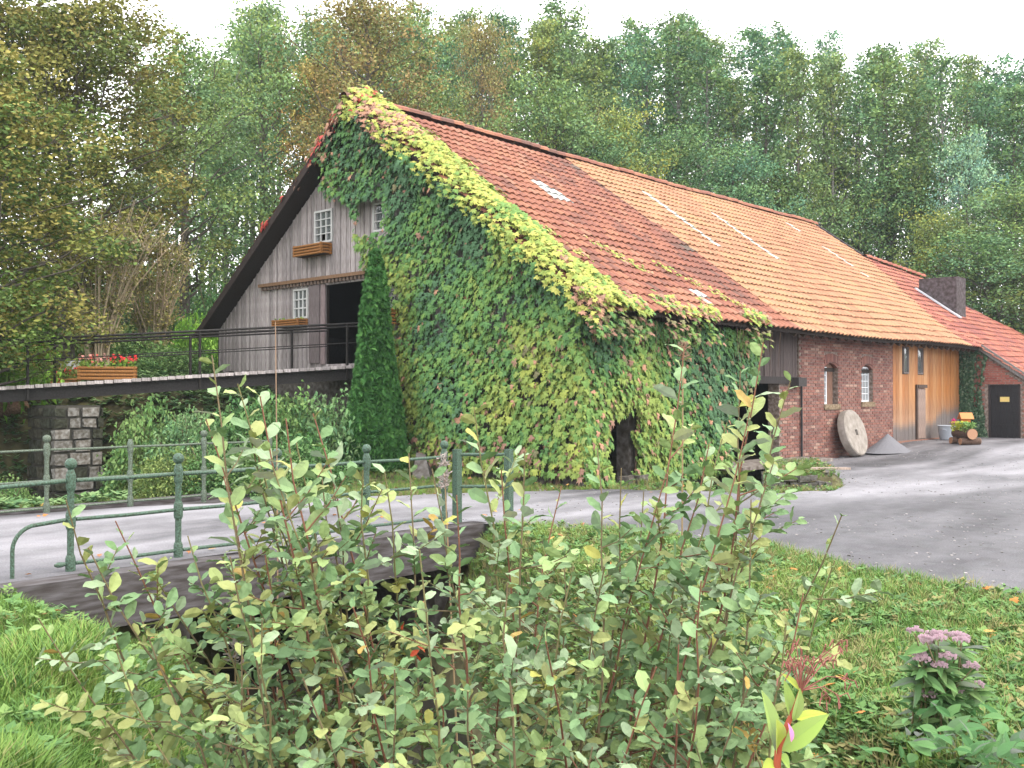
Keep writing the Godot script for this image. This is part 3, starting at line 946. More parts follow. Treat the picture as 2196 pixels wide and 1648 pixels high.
# ---------- footbridge and its pier ----------
func footbridge() -> void:
	var A := Vector3(-6.18, 1.9, -9.48)
	var B := Vector3(-0.45, 2.36, -6.23)
	var d := (B - A).normalized()
	var far := Vector3(3.25, 0, -5.73).normalized()
	var t := thing("footbridge", "narrow plank footbridge on dark steel beams leading to the loft door of the gable", "footbridge")
	var planks := holder("deck", t)
	var s := -4.6
	var total := (B - A).length() + 0.46
	var iron := mat("dark rail iron", Color(0.035, 0.032, 0.031), 0.6, ntex("soil", 21, 0.012, 0.35, 1.0, 6), Vector3(3, 3, 3))
	while s < total:
		var w := rf(0.15, 0.19)
		var p := A + d * s
		var wide := minf(1.35, (-0.06 - p.x) / far.x)
		if wide > 0.1:
			var b := MB.new()
			b.beam(p - far * rf(0.0, 0.05) + Vector3(0, -0.035, 0), p + far * wide + Vector3(0, -0.035, 0), w - 0.012, 0.07)
			obj("deck_plank", b, toned(WOOD, GREYWOOD[1 + rng.randi() % 5] * 1.15), planks)
		s += w
	for q in [0.16, 1.15]:
		var b := MB.new()
		var st: Vector3 = A - d * 4.6 + far * q
		var en: Vector3 = A + d * (total - 0.1 - q * 0.55) + far * q
		b.beam(st + Vector3(0, -0.095, 0), en + Vector3(0, -0.095, 0), 0.16, 0.03)
		b.beam(st + Vector3(0, -0.2, 0), en + Vector3(0, -0.2, 0), 0.04, 0.18)
		b.beam(st + Vector3(0, -0.305, 0), en + Vector3(0, -0.305, 0), 0.16, 0.03)
		obj("steel_beam", b, iron, t)
	for side in 2:
		var off := far * (1.27 if side else 0.02)
		var en := total - (0.85 if side else 0.05)
		for k in [[0.93, 0.026], [0.865, 0.02], [0.5, 0.012]]:
			var b := MB.new()
			b.tube([A - d * 4.6 + off + Vector3(0, k[0], 0), A + d * en + off + Vector3(0, k[0], 0)], [k[1], k[1]], 7)
			obj("handrail" if k[0] > 0.6 else "mid_rail", b, iron, t)
		for ps in ([-3.4, 0.0, 3.35, 6.5] if side == 0 else [-3.3, 0.35, 3.15, 5.4]):
			var b := MB.new()
			var p: Vector3 = A + d * ps + off
			b.box(p + Vector3(-0.022, -0.3, -0.022), p + Vector3(0.022, 0.93, 0.022))
			obj("post", b, iron, t)
	# pier of rough blocks
	var pier := thing("stone_pier", "mossy pier of rough grey stone blocks carrying the footbridge", "pier", Vector3(-5.94, -1.1, -8.78))
	var core := MB.new()
	core.box(Vector3(0.075, 0, -1.3), Vector3(0.98, 2.58, -0.075))
	obj("core", core, mat("pier joints", Color(0.055, 0.052, 0.042), 0.95), pier)
	var list := []
	var y := 0.0
	var row := 0
	while y < 2.55:
		var hgt := minf(rf(0.2, 0.3), 2.72 - y)
		var x := 0.0
		while x < 1.0:
			var w := minf(rf(0.24, 0.46), 1.03 - x)
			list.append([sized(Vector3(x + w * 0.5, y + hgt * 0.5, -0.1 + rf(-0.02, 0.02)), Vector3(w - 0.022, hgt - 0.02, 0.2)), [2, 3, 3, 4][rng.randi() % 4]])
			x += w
		var z := -0.22
		while z > -1.3:
			var w := minf(rf(0.26, 0.5), z + 1.36)
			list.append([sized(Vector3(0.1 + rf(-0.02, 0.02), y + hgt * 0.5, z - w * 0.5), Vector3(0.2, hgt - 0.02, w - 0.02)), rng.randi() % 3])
			z -= w
		y += hgt; row += 1
	var shapes := []
	for i in 5: shapes.append(chipped_box(90 + i, 0.15))
	var stone := mat("pier stone", Color.WHITE, 0.95, ntex("soil", 21, 0.012, 0.35, 1.0, 6), Vector3(1.3, 1.3, 1.3), 3.0)
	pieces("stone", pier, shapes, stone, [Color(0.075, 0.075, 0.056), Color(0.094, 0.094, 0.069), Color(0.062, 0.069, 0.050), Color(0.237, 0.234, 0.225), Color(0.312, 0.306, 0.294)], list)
	# planters on and beside the bridge
	trough("flower_trough", "slatted orange wood trough of red flowers on the footbridge deck", A + d * 1.5 + far * 0.22 + Vector3(0, 0.0, 0), 1.15, 0.29, -atan2(d.z, d.x), true, "red and pink flowers filling the slatted trough on the footbridge")
	trough("flower_trough", "orange slatted trough on the bank beyond the footbridge rail", Vector3(-4.35, land(-4.35, -12.3) - 0.1, -12.3), 0.9, 0.3, -0.45, true, "small pink flowers in the trough beyond the footbridge")
	trough("window_box", "empty orange log window box under the upper gable window", Vector3(-0.2, 5.0, -8.08), 1.14, 0.27, PI / 2, false)
	trough("window_box", "ochre log window box with small green plants under the lower gable window", Vector3(-0.2, 3.36, -9.0), 1.1, 0.17, PI / 2, false, "sparse green seedlings in the lower window box")
	trough("window_box", "orange slatted window box half buried in creeper beside the conical yew", Vector3(-0.42, 3.18, -5.25), 0.9, 0.36, PI / 2, false)
	# lying log on the bank, left
	var lg := MB.new()
	var la := view(-30, 21.6, 975)
	var lb := view(52, 22.4, 872)
	la.y = land(la.x, la.z) + 0.12; lb.y = maxf(lb.y, land(lb.x, lb.z))
	lg.tube([la, la.lerp(lb, 0.35) + Vector3(0, 0.03, 0), la.lerp(lb, 0.7), lb], [0.2, 0.19, 0.18, 0.165], 12)
	tag(obj("fallen_log", lg, mat("bark", Color(0.34, 0.22, 0.15), 0.95, ntex("grain", 11, 0.02, 0.5, 1.0), Vector3(2, 2, 2), 1.5)), "fallen brown log lying on the bank left of the stone pier", "log")
	var pl := MB.new()
	var pp := view(316, 30, 690)
	pl.tube([Vector3(pp.x, land(pp.x, pp.z), pp.z), Vector3(pp.x, 3.6, pp.z)], [0.035, 0.03], 7)
	tag(obj("metal_pole", pl, mat("pale pole", Color(0.42, 0.42, 0.44), 0.5)), "thin pale metal pole standing behind the footbridge railing", "pole")
	var wt := MB.new()
	var wp := view(150, 25.0, 800)
	wt.lathe([Vector2(0.0, 0.0), Vector2(0.2, 0.0), Vector2(0.24, 0.42), Vector2(0.21, 0.42), Vector2(0.19, 0.3), Vector2(0, 0.3)], Vector3.ZERO, 12)
	var wo := obj("white_pot", wt, mat("white pot", Color(0.45, 0.45, 0.47), 0.5))
	wo.position = Vector3(wp.x, land(wp.x, wp.z) - 0.02, wp.z)
	tag(wo, "white round pot standing beyond the footbridge near the bank trough", "pot")

func trough(called: String, label: String, at: Vector3, len: float, hgt: float, turn: float, flowers: bool, plant := "") -> void:
	var t := thing(called, label, "planter", at, turn, "")
	var w := 0.26
	var m := toned(mat("planter wood", Color.WHITE, 0.7, ntex("grain", 11, 0.02, 0.5, 1.0), Vector3(3, 3, 3)), Color(0.36, 0.165, 0.05))
	var n := maxi(3, int(hgt / 0.062))
	for i in n:
		var y := hgt * (i + 0.5) / n
		var r := hgt / n * 0.46
		for z in [-w * 0.5, w * 0.5]:
			var b := MB.new()
			b.tube([Vector3(-len * 0.5, y, z), Vector3(len * 0.5, y, z)], [r, r], 8)
			obj("slat", b, m, t)
		for x in [-len * 0.5 + 0.04, len * 0.5 - 0.04]:
			var b := MB.new()
			b.tube([Vector3(x, y + r * 0.5, -w * 0.5 - 0.03), Vector3(x, y + r * 0.5, w * 0.5 + 0.03)], [r * 0.9, r * 0.9], 8)
			obj("end_slat", b, m, t)
	var so := MB.new()
	so.box(Vector3(-len * 0.47, 0.01, -w * 0.42), Vector3(len * 0.47, hgt * 0.82, w * 0.42))
	obj("earth", so, mat("potting earth", Color(0.03, 0.022, 0.016), 0.95), t)
	if plant == "": return
	var p := thing("trough_flowers", plant, "flowers", at + Vector3(0, hgt * 0.8, 0), turn)
	var lv := []
	var fl := []
	var many := 150 if flowers else 26
	for i in many:
		var q := Vector3(rf(-len * 0.48, len * 0.48), rf(0.0, 0.2 if flowers else 0.07), rf(-0.16, 0.16))
		lv.append([Transform3D(facing(Vector3(rf(-1, 1), rf(0.3, 1.2), rf(-1, 1)), Vector3(rf(-1, 1), -0.6, rf(-1, 1))) * Basis.from_scale(Vector3.ONE * rf(0.05, 0.09)), q), rng.randi() % 2])
		if flowers and i < 70:
			q = Vector3(rf(-len * 0.48, len * 0.5), rf(0.14, 0.33) , rf(-0.16, 0.16))
			var hot := 2 if q.x > 0 else 3 + rng.randi() % 2
			fl.append([Transform3D(facing(Vector3(rf(-1, 1), rf(0, 1), rf(-0.3, 1)), Vector3(rf(-0.4, 0.4), -1, 0)) * Basis.from_scale(Vector3.ONE * rf(0.05, 0.085)), q), hot])
	var cols := [Color(0.13, 0.24, 0.04), Color(0.2, 0.3, 0.05), Color(0.62, 0.03, 0.035), Color(0.65, 0.13, 0.10), Color(0.66, 0.3, 0.26)]
	scatter("leaves", p, creeper_leaf(), leafy("leaf"), cols, lv)
	if fl.size(): pieces("blossom", p, [creeper_leaf()], leafy("petal", Color.WHITE, 0.5), cols, fl, 60)

# ---------- green iron railings and the road bridge ----------
func rail_post(parent: Node3D, x: float, z: float, hts: Array, m: Material, ball := true) -> void:
	var o := holder("post", parent)
	o.position = Vector3(x, 0, z)
	o.rotation.y = rf(-0.1, 0.1)
	var b := MB.new()
	var prof := [Vector2(0.048, -0.12), Vector2(0.04, 0.0)]
	var top: float = hts[0]
	for i in range(hts.size() - 1, -1, -1):
		var y: float = hts[i]
		prof.append_array([Vector2(0.034, y - 0.10), Vector2(0.042, y - 0.09), Vector2(0.049, y - 0.06), Vector2(0.049, y + 0.05), Vector2(0.041, y + 0.075), Vector2(0.033, y + 0.09)])
	prof.append(Vector2(0.03, top + 0.11))
	prof.append(Vector2(0.0, top + 0.112))
	b.lathe(prof, Vector3.ZERO, 8)
	obj("shaft", b, m, o)
	if ball:
		var f := MB.new()
		var p2 := []
		for i in 9:
			var a := -PI / 2 + PI * i / 8.0
			p2.append(Vector2(cos(a) * 0.057, sin(a) * 0.057))
		f.lathe(p2, Vector3(0, top + 0.16, 0), 12)
		obj("ball_finial", f, m, o)
func railings() -> void:
	var green := mat("old green paint", Color(0.10, 0.185, 0.145), 0.55, ntex("paint", 101, 0.035, 0.5, 1.0, 6, 512, Color(1.0, 0.86, 0.7)), Vector3(2.2, 2.2, 2.2), 0.15)
	var pale := mat("worn green paint", Color(0.16, 0.225, 0.185), 0.6, ntex("paint", 101, 0.035, 0.55, 1.0, 6), Vector3(2.2, 2.2, 2.2), 0.15)
	var f := thing("bridge_railing", "green iron railing with ball-topped posts on the near edge of the road bridge", "railing")
	var hs := [0.89, 0.52, 0.1]
	var xs := [-10.21, -9.1, -7.9, -6.62, -5.32]
	for x in xs: rail_post(f, x, 1.93, hs, green)
	for i in 4:
		for y in hs:
			var b := MB.new()
			b.tube([Vector3(xs[i] + 0.05, y, 1.93), Vector3((xs[i] + xs[i + 1]) * 0.5, y - 0.006, 1.93), Vector3(xs[i + 1] - 0.05, y, 1.93)], [0.019, 0.019, 0.019], 8)
			obj("rail", b, green, f)
	for q in [[0.89, 0.95, 0.3], [0.52, 0.48, 0.22]]:
		var pts := []
		var rad := []
		for i in 4: pts.append(Vector3(-10.26 - (q[1] - q[2]) * i / 3.0 * 0.95, q[0] - 0.02 * i / 3.0, 1.93))
		for i in 7:
			var a := PI / 2 * (i + 1) / 7.0
			pts.append(Vector3(-10.26 - (q[1] - q[2]) - q[2] * sin(a), q[0] - 0.02 - q[2] * (1 - cos(a)), 1.93))
		pts.append(Vector3(pts[-1].x, -0.15, 1.93))
		for i in pts.size(): rad.append(0.02)
		var b := MB.new()
		b.tube(pts, rad, 8)
		obj("end_loop", b, green, f)
	var kn := MB.new()
	kn.tube([Vector3(-10.36, 0.1, 1.93), Vector3(-10.33, 0.1, 1.93), Vector3(-10.3, 0.1, 1.93), Vector3(-10.26, 0.1, 1.93)], [0.012, 0.026, 0.026, 0.018], 8)
	obj("rail_end", kn, green, f)
	for q in [[-5.2, 2.05], [-4.72, 2.53]]:
		var b := MB.new()
		b.box(Vector3(q[0] - 0.045, -0.1, q[1] - 0.045), Vector3(q[0] + 0.045, 0.99, q[1] + 0.045))
		obj("square_post", b, green, f)
	for y in [0.92, 0.5]:
		var b := MB.new()
		b.tube([Vector3(-5.17, y, 2.08), Vector3(-4.75, y, 2.5)], [0.022, 0.022], 8)
		obj("rail", b, green, f)
	var g := thing("bridge_railing", "weathered pale green railing on the far edge of the road bridge before the pier", "railing")
	hs = [0.92, 0.48, 0.09]
	xs = [-10.95, -9.7, -8.42, -7.18, -5.95, -4.72]
	for i in xs.size(): rail_post(g, xs[i], -3.02, hs, pale, i != 3)
	for i in xs.size() - 1:
		for y in hs:
			var b := MB.new()
			b.tube([Vector3(xs[i] + 0.05, y, -3.02), Vector3((xs[i] + xs[i + 1]) * 0.5, y - 0.005, -3.02), Vector3(xs[i + 1] - 0.05, y, -3.02)], [0.017, 0.017, 0.017], 8)
			obj("rail", b, pale, g)
	var con := mat("dark concrete", Color(0.115, 0.108, 0.116), 0.85, ntex("soil", 21, 0.012, 0.35, 1.0, 6), Vector3(0.35, 2.2, 0.8), 0.8)
	var br := thing("road_bridge", "low dark concrete slab bridge carrying the lane over the stream", "bridge")
	var b1 := MB.new()
	b1.box(Vector3(-9.6, -0.48, -3.32), Vector3(-4.9, -0.02, 2.09))
	obj("slab", b1, con, br)
	var b2 := MB.new()
	b2.beam(Vector3(-11.3, -0.22, 2.25), Vector3(-4.95, -0.22, 2.25), 0.3, 0.5)
	obj("edge_beam", b2, con, br)
	var b3 := MB.new()
	b3.box(Vector3(-10.5, -0.12, -3.55), Vector3(-4.9, 0.06, -3.27))
	obj("far_kerb", b3, con, br)
	for x in [-9.6, -5.55]:
		var ab := MB.new()
		ab.box(Vector3(x, -2.2, -3.2), Vector3(x + 0.6, -0.49, 2.0))
		obj("abutment", ab, mat("footing stone"), br)

# ---------- things in the yard ----------
func yard_things() -> void:
	var ms := thing("millstone", "round pale millstone with a square eye leaning on the brick wall under the windows", "millstone", Vector3(10.86, 0.06, 0.42))
	var b := MB.new()
	var R := 0.62
	var prof := [Vector2(0.075, 0.0), Vector2(R - 0.02, 0.0), Vector2(R, 0.02), Vector2(R + 0.004, 0.11), Vector2(R - 0.004, 0.2), Vector2(R - 0.03, 0.22), Vector2(0.3, 0.226), Vector2(0.075, 0.222)]
	for i in 40:
		var a0 := TAU * i / 40.0
		var a1 := TAU * (i + 1) / 40.0
		for j in prof.size():
			var p: Vector2 = prof[j]
			var q: Vector2 = prof[(j + 1) % prof.size()]
			var pt := func(u: Vector2, a: float) -> Vector3:
				var r := u.x
				if r < 0.1: r = 0.075 / maxf(absf(cos(a)), absf(sin(a)))
				return Vector3(cos(a) * r, sin(a) * r, u.y)
			b.quad(pt.call(p, a0), pt.call(p, a1), pt.call(q, a1), pt.call(q, a0))
	var st := obj("stone", b, mat("millstone grit", Color(0.33, 0.30, 0.27), 0.95, ntex("soil2", 22, 0.012, 0.78, 1.0, 5, 512, Color(1, 0.98, 0.95)), Vector3(0.7, 0.7, 0.7), 0.5), ms)
	st.transform = Transform3D(Basis(Vector3.RIGHT, -0.27), Vector3(0, R * 0.965, -0.19))
	var gp := MB.new()
	var n := 26
	for j in 9:
		for i in n:
			var hh := func(ii: int, jj: int) -> Vector3:
				var a := TAU * ii / n
				var r := jj / 9.0
				var wob := 1.0 + 0.16 * ns(cos(a) * 0.6, sin(a) * 0.6, 40)
				return Vector3(cos(a) * r * 0.95 * wob, 0.5 * pow(1.0 - r, 1.25) + 0.018 * ns(cos(a) * r * 3, sin(a) * r * 3, 42), sin(a) * r * 0.62 * wob)
			gp.quad(hh.call(i, j), hh.call(i + 1, j), hh.call(i + 1, j + 1), hh.call(i, j + 1))
	var go := obj("gravel_heap", gp, mat("grey gravel", Color(0.20, 0.198, 0.215), 0.95, ntex("tarmac", 31, 0.06, 0.62, 1.0, 5), Vector3(1.5, 1.5, 1.5), 1.2))
	go.position = Vector3(12.35, road_h(12.35, 0.6) + 0.02, 0.66)
	tag(go, "small heap of grey gravel against the brick wall beside the millstone", "gravel heap")
	var tb := thing("zinc_tub", "grey zinc tub standing at the foot of the orange plank wall", "tub", Vector3(17.3, 0.3, 0.5))
	var tm := MB.new()
	tm.lathe([Vector2(0, 0.0), Vector2(0.2, 0.0), Vector2(0.215, 0.03), Vector2(0.27, 0.42), Vector2(0.29, 0.43), Vector2(0.275, 0.45), Vector2(0.25, 0.42), Vector2(0.23, 0.36), Vector2(0, 0.36)], Vector3.ZERO, 20)
	obj("body", tm, mat("zinc", Color(0.33, 0.36, 0.40), 0.5), tb)
	for s in [-1, 1]:
		var hd := MB.new()
		hd.tube([Vector3(s * 0.25, 0.3, -0.07), Vector3(s * 0.32, 0.33, -0.03), Vector3(s * 0.32, 0.33, 0.03), Vector3(s * 0.25, 0.3, 0.07)], [0.012, 0.012, 0.012, 0.012], 6)
		obj("handle", hd, mat("zinc"), tb)
	var lp := thing("log_planter", "hollowed log planter on two round log feet, full of yellow green moss plants", "planter", Vector3(15.15, 0.3, 1.72), 0.8)
	var bark := mat("dark bark", Color(0.15, 0.095, 0.07), 0.95, ntex("grain", 11, 0.02, 0.5, 1.0), Vector3(2, 2, 2), 1.5)
	var cut := mat("cut log end", Color(0.36, 0.2, 0.12), 0.9)
	for q in [["trough_log", Vector3(-0.45, 0.29, 0), Vector3(0.45, 0.29, 0), 0.155], ["foot_log", Vector3(-0.27, 0.08, -0.26), Vector3(-0.27, 0.08, 0.3), 0.1], ["foot_log", Vector3(0.27, 0.08, -0.26), Vector3(0.27, 0.08, 0.3), 0.1]]:
		var l := MB.new()
		l.tube([q[1], q[1].lerp(q[2], 0.5), q[2]], [q[3], q[3] * 1.05, q[3]], 12, false)
		var lo := obj(q[0], l, bark, lp)
		for z in [0, 1]:
			var e := MB.new()
			var dd: Vector3 = (q[2] - q[1]).normalized()
			var c: Vector3 = q[1] - dd * 0.002 if z == 0 else q[2] + dd * 0.002
			e.tube([c - dd * 0.004, c + dd * 0.004], [q[3] * 0.97, q[3] * 0.97], 12)
			obj("cut_end", e, cut, lo)
	var ml := []
	for i in 420:
		var p := Vector3(rf(-0.42, 0.46), rf(0.36, 0.62), rf(-0.17, 0.17))
		ml.append([Transform3D(facing(Vector3(rf(-1, 1), rf(0.1, 1), rf(-1, 1)), Vector3(rf(-1, 1), -0.4, rf(-1, 1))) * Basis.from_scale(Vector3.ONE * rf(0.05, 0.09)), p), (rng.randi() % 2) + (2 if p.x < -0.05 else 0)])
	var mp := thing("planter_plants", "yellow and green moss-like plants growing in the log planter", "plants", Vector3(15.15, 0.3, 1.72), 0.8)
	scatter("leaves", mp, creeper_leaf(), leafy("leaf"), [Color(0.42, 0.42, 0.05), Color(0.34, 0.38, 0.05), Color(0.12, 0.22, 0.06), Color(0.16, 0.26, 0.08)], ml)
	var bh := thing("bird_house", "orange bird house with a pitched roof standing behind the log planter", "bird house", Vector3(16.6, 0.29, 1.28), 0.6)
	var bo := MB.new()
	bo.box(Vector3(-0.11, 0.45, -0.11), Vector3(0.11, 0.72, 0.11))
	obj("box", bo, mat("orange box paint", Color(0.62, 0.2, 0.035), 0.6), bh)
	for s in [-1, 1]:
		var r := MB.new()
		r.beam(Vector3(0, 0.86, 0) + Vector3(0.0, 0, 0), Vector3(s * 0.21, 0.68, 0), 0.36, 0.025, Vector3.UP)
		obj("roof_board", r, mat("orange roof paint", Color(0.5, 0.2, 0.07), 0.7), bh)
	var ho := MB.new()
	ho.tube([Vector3(-0.113, 0.6, 0), Vector3(-0.118, 0.6, 0)], [0.035, 0.035], 12)
	obj("entrance_hole", ho, mat("hole", Color(0.2, 0.02, 0.01), 0.9), bh)
	var po := MB.new()
	po.tube([Vector3(0, 0, 0), Vector3(0, 0.45, 0)], [0.05, 0.05], 8)
	obj("post", po, toned(WOOD, Color(0.15, 0.1, 0.07)), bh)
	var pf := thing("pink_flower", "bright pink flower standing between the zinc tub and the bird house", "flower", Vector3(16.55, 0.29, 0.95))
	var pst := MB.new()
	pst.tube([Vector3.ZERO, Vector3(0.02, 0.55, 0)], [0.01, 0.008], 5)
	obj("stem", pst, mat("stem green", Color(0.1, 0.16, 0.04)), pf)
	for i in 9:
		var o := obj("petal", creeper_leaf(), toned(leafy("petal", Color.WHITE, 0.5), Color(0.65, 0.04, 0.22)), pf)
		o.transform = Transform3D(facing(Vector3(rf(-1, 0.2), rf(-0.2, 1), rf(-1, 1)), Vector3(rf(-1, 1), rf(-1, 1), rf(-1, 1))) * Basis.from_scale(Vector3.ONE * 0.11), Vector3(0.02 + rf(-0.05, 0.05), 0.62 + rf(-0.06, 0.06), rf(-0.05, 0.05)))
	# low broken wall beside the mill race
	var lw := thing("rubble_wall", "low broken stone wall along the pit at the brick corner", "wall")
	var list := []
	var a := Vector3(1.95, 0, 2.62)
	var e := Vector3(3.25, 0, 3.45)
	var dirn := (e - a).normalized()
	var ang := -atan2(dirn.z, dirn.x)
	for row in 3:
		var s := rf(0, 0.15)
		while s < 1.5 - row * 0.25:
			var w := rf(0.12, 0.36)
			list.append([sized(a + dirn * (s + w * 0.5) + Vector3(rf(-0.04, 0.04), -0.03 + row * 0.1 + rf(-0.02, 0.02), rf(-0.05, 0.05)), Vector3(w, rf(0.09, 0.13), rf(0.2, 0.28)), Basis(Vector3.UP, ang + rf(-0.2, 0.2)) * Basis(Vector3.RIGHT, rf(-0.12, 0.12))), rng.randi() % 3])
			s += w
	for i in 26:
		var p := Vector3(rf(3.0, 6.6), 0, rf(1.0, 3.2))
		if p.z > 3.5 - (p.x - 3.0) * 0.6 or pit_side(p.x, p.z) < 0.1: continue
		list.append([sized(Vector3(p.x, land(p.x, p.z) + 0.04, p.z), Vector3(rf(0.12, 0.28), rf(0.07, 0.13), rf(0.1, 0.2)), Basis(Vector3.UP, rf(0, TAU)) * Basis(Vector3.RIGHT, rf(-0.3, 0.3))), 3 + rng.randi() % 2 if rng.randf() < 0.6 else rng.randi() % 3])
	for i in 9:
		list.append([sized(Vector3(lerpf(2.1, 5.0, i / 8.0), -0.12, lerpf(2.62, 1.0, i / 8.0)), Vector3(0.4, 0.4, 0.2), Basis(Vector3.UP, 0.5)), 2])
	for i in 0:
		list.append([sized(Vector3(1.75, -0.95 + 0.22 * (i % 4), 0.55 + 0.5 * (i / 4)), Vector3(0.2, 0.21, 0.48)), 2])
	pieces("stone", lw, [chipped_box(201, 0.2), chipped_box(202, 0.2), chipped_box(203, 0.22)], mat("pier stone"), [Color(0.204, 0.198, 0.192), Color(0.168, 0.162, 0.156), Color(0.132, 0.132, 0.120), Color(0.360, 0.204, 0.144), Color(0.432, 0.264, 0.192)], list)
	var pk := MB.new()
	pk.beam(Vector3(3.4, 0.30, 2.7), Vector3(4.3, 0.27, 3.15), 0.14, 0.04)
	tag(obj("loose_plank", pk, toned(WOOD, Color(0.45, 0.36, 0.3))), "loose pale plank lying on the rubble by the brick corner", "plank")
	# masonry bits at the foot of the creeper
	var fs := thing("footing_stones", "rough grey stones at the foot of the creeper beside the lane", "stones")
	var fl := []
	for i in 22:
		var x := rf(0.0, 5.0)
		fl.append([sized(Vector3(x, land(x, 0.2) + 0.06, rf(0.0, 0.3)), Vector3(rf(0.2, 0.45), rf(0.15, 0.3), rf(0.2, 0.3)), Basis(Vector3.UP, rf(-0.3, 0.3))), rng.randi() % 3])
	pieces("stone", fs, [chipped_box(201, 0.2), chipped_box(203, 0.22)], mat("pier stone"), [Color(0.28, 0.27, 0.26), Color(0.22, 0.21, 0.2), Color(0.17, 0.16, 0.15)], fl)
	var bl := MB.new()
	bl.hexa([Vector3(-0.55, -0.2, 0.2), Vector3(0.5, -0.2, 0.25), Vector3(0.5, -0.2, -0.2), Vector3(-0.5, -0.2, -0.2), Vector3(-0.3, 0.34, 0.08), Vector3(0.3, 0.16, 0.1), Vector3(0.28, 0.18, -0.1), Vector3(-0.3, 0.38, -0.1)])
	var bo2 := obj("boulder", bl, mat("footing grey", Color(0.2, 0.19, 0.18), 0.95, ntex("soil", 21, 0.012, 0.35, 1.0, 6), Vector3(1, 1, 1), 2.0))
	var bp := view(905, 20.2, 960)
	bo2.position = Vector3(bp.x, land(bp.x, bp.z) + 0.1, bp.z)
	bo2.rotation.y = 0.8
	tag(bo2, "grey boulder at the foot of the conical yew", "boulder")

# ---------- trees ----------
func grow(sd: int, H: float, r0: float, start: float, spread: float, limbs: int, per: int, leaf: float, pal: Array, rise := 0.7, clump := 0.5, bare := 0.0) -> Array:
	var r := RandomNumberGenerator.new()
	r.seed = sd
	var w := MB.new()
	var c := MB.new()
	c.tinted = true
	var tp := []
	var tr := []
	var lean := Vector3(r.randf_range(-0.5, 0.5), 0, r.randf_range(-0.5, 0.5))
	for i in 9:
		var f := i / 8.0
		tp.append(Vector3(sin(f * 3.0 + sd) * 0.12 * f * H * 0.06, f * H * 0.97, cos(f * 2.3 + sd) * 0.1 * f * H * 0.06) + lean * f * f)
		tr.append(r0 * (1.0 - 0.9 * f) + 0.012)
	w.tube(tp, tr, 7, false)
	var az := r.randf() * TAU
	for i in limbs:
		var f := lerpf(start, 0.98, pow((i + r.randf()) / limbs, 0.85))
		var q := f * 8.0
		var i0 := mini(int(q), 7)
		var base: Vector3 = tp[i0].lerp(tp[i0 + 1], q - i0)
		az += 2.4 + r.randf_range(-0.5, 0.5)
		var g := (f - start) / (1.0 - start)
		var len := spread * (0.35 + 0.75 * sin(PI * clampf(0.16 + g * 0.8, 0, 1))) * r.randf_range(0.65, 1.15)
		var up := rise * r.randf_range(0.6, 1.3) + g * 0.5
		var d := Vector3(cos(az), up, sin(az)).normalized()
		var pts := []
		var rad := []
		for j in 5:
			var t := j / 4.0
			pts.append(base + d * len * t + Vector3(r.randf_range(-1, 1), t * t * 0.8, r.randf_range(-1, 1)) * 0.09 * len * (0.0 if j == 0 else 1.0))
			rad.append(maxf(r0 * 0.34 * (1.0 - f * 0.6) * (1.0 - 0.85 * t), 0.01))
		w.tube(pts, rad, 4, false)
		for j in 6:
			if r.randf() < bare: continue
			var t := r.randf_range(0.35, 1.08)
			var i1 := mini(int(t * 4.0), 3)
			var cc: Vector3 = pts[i1].lerp(pts[i1 + 1], t * 4.0 - i1) + Vector3(r.randf_range(-1, 1), r.randf_range(-0.6, 0.7), r.randf_range(-1, 1)) * len * 0.24
			if j < 3:
				w.tube([pts[i1], cc], [0.014, 0.006], 3, false)
			var tone := r.randf_range(0.72, 1.28)
			var hue: Color = pal[r.randi() % pal.size()]
			var rc := clump * r.randf_range(0.55, 1.2)
			for k in per:
				var o := Vector3(r.randfn(0, 1), r.randfn(0, 1), r.randfn(0, 1)).normalized() * pow(r.randf(), 0.45) * rc * Vector3(1.15, 0.8, 1.15)
				var p := cc + o
				var a := Vector3(r.randf_range(-1, 1), r.randf_range(-1, 0.6), r.randf_range(-1, 1)).normalized()
				var b := a.cross(Vector3(r.randf_range(-1, 1), r.randf_range(-1, 1), r.randf_range(-1, 1))).normalized()
				var s := leaf * r.randf_range(0.6, 1.25)
				var cl := hue * (tone * r.randf_range(0.8, 1.2))
				var n0 := c.v.size()
				c.v.append(p); c.v.append(p + a * s * 0.5 + b * s * 0.33); c.v.append(p + a * s); c.v.append(p + a * s * 0.5 - b * s * 0.33)
				for z in 4: c.c.append(cl)
				c.k.append(n0); c.k.append(n0 + 1); c.k.append(n0 + 2); c.k.append(n0); c.k.append(n0 + 2); c.k.append(n0 + 3)
	return [w.done(), c.done(), H]
func crown_mat(key: String, tint: Color) -> StandardMaterial3D:
	var m := leafy(key, tint, 0.55, 0.6)
	m.vertex_color_use_as_albedo = true
	return m
var tree_of := {}
func plant_tree(called: String, proto: Array, at: Vector3, hgt: float, wide: float, tint: Material, bark: Material, label: String, category: String, group := "") -> void:
	var t := thing(called, label, category, at, rf(0, TAU), group)
	if tree_of.has(label):
		tree_of[label].set_meta("label", label + ", left one")
		t.set_meta("label", label + ", right one")
	tree_of[label] = t
	var s: float = hgt / proto[2]
	for i in 2:
		var o := obj(["trunk", "crown"][i], proto[i], bark if i == 0 else tint, t)
		o.scale = Vector3(s * wide, s, s * wide)
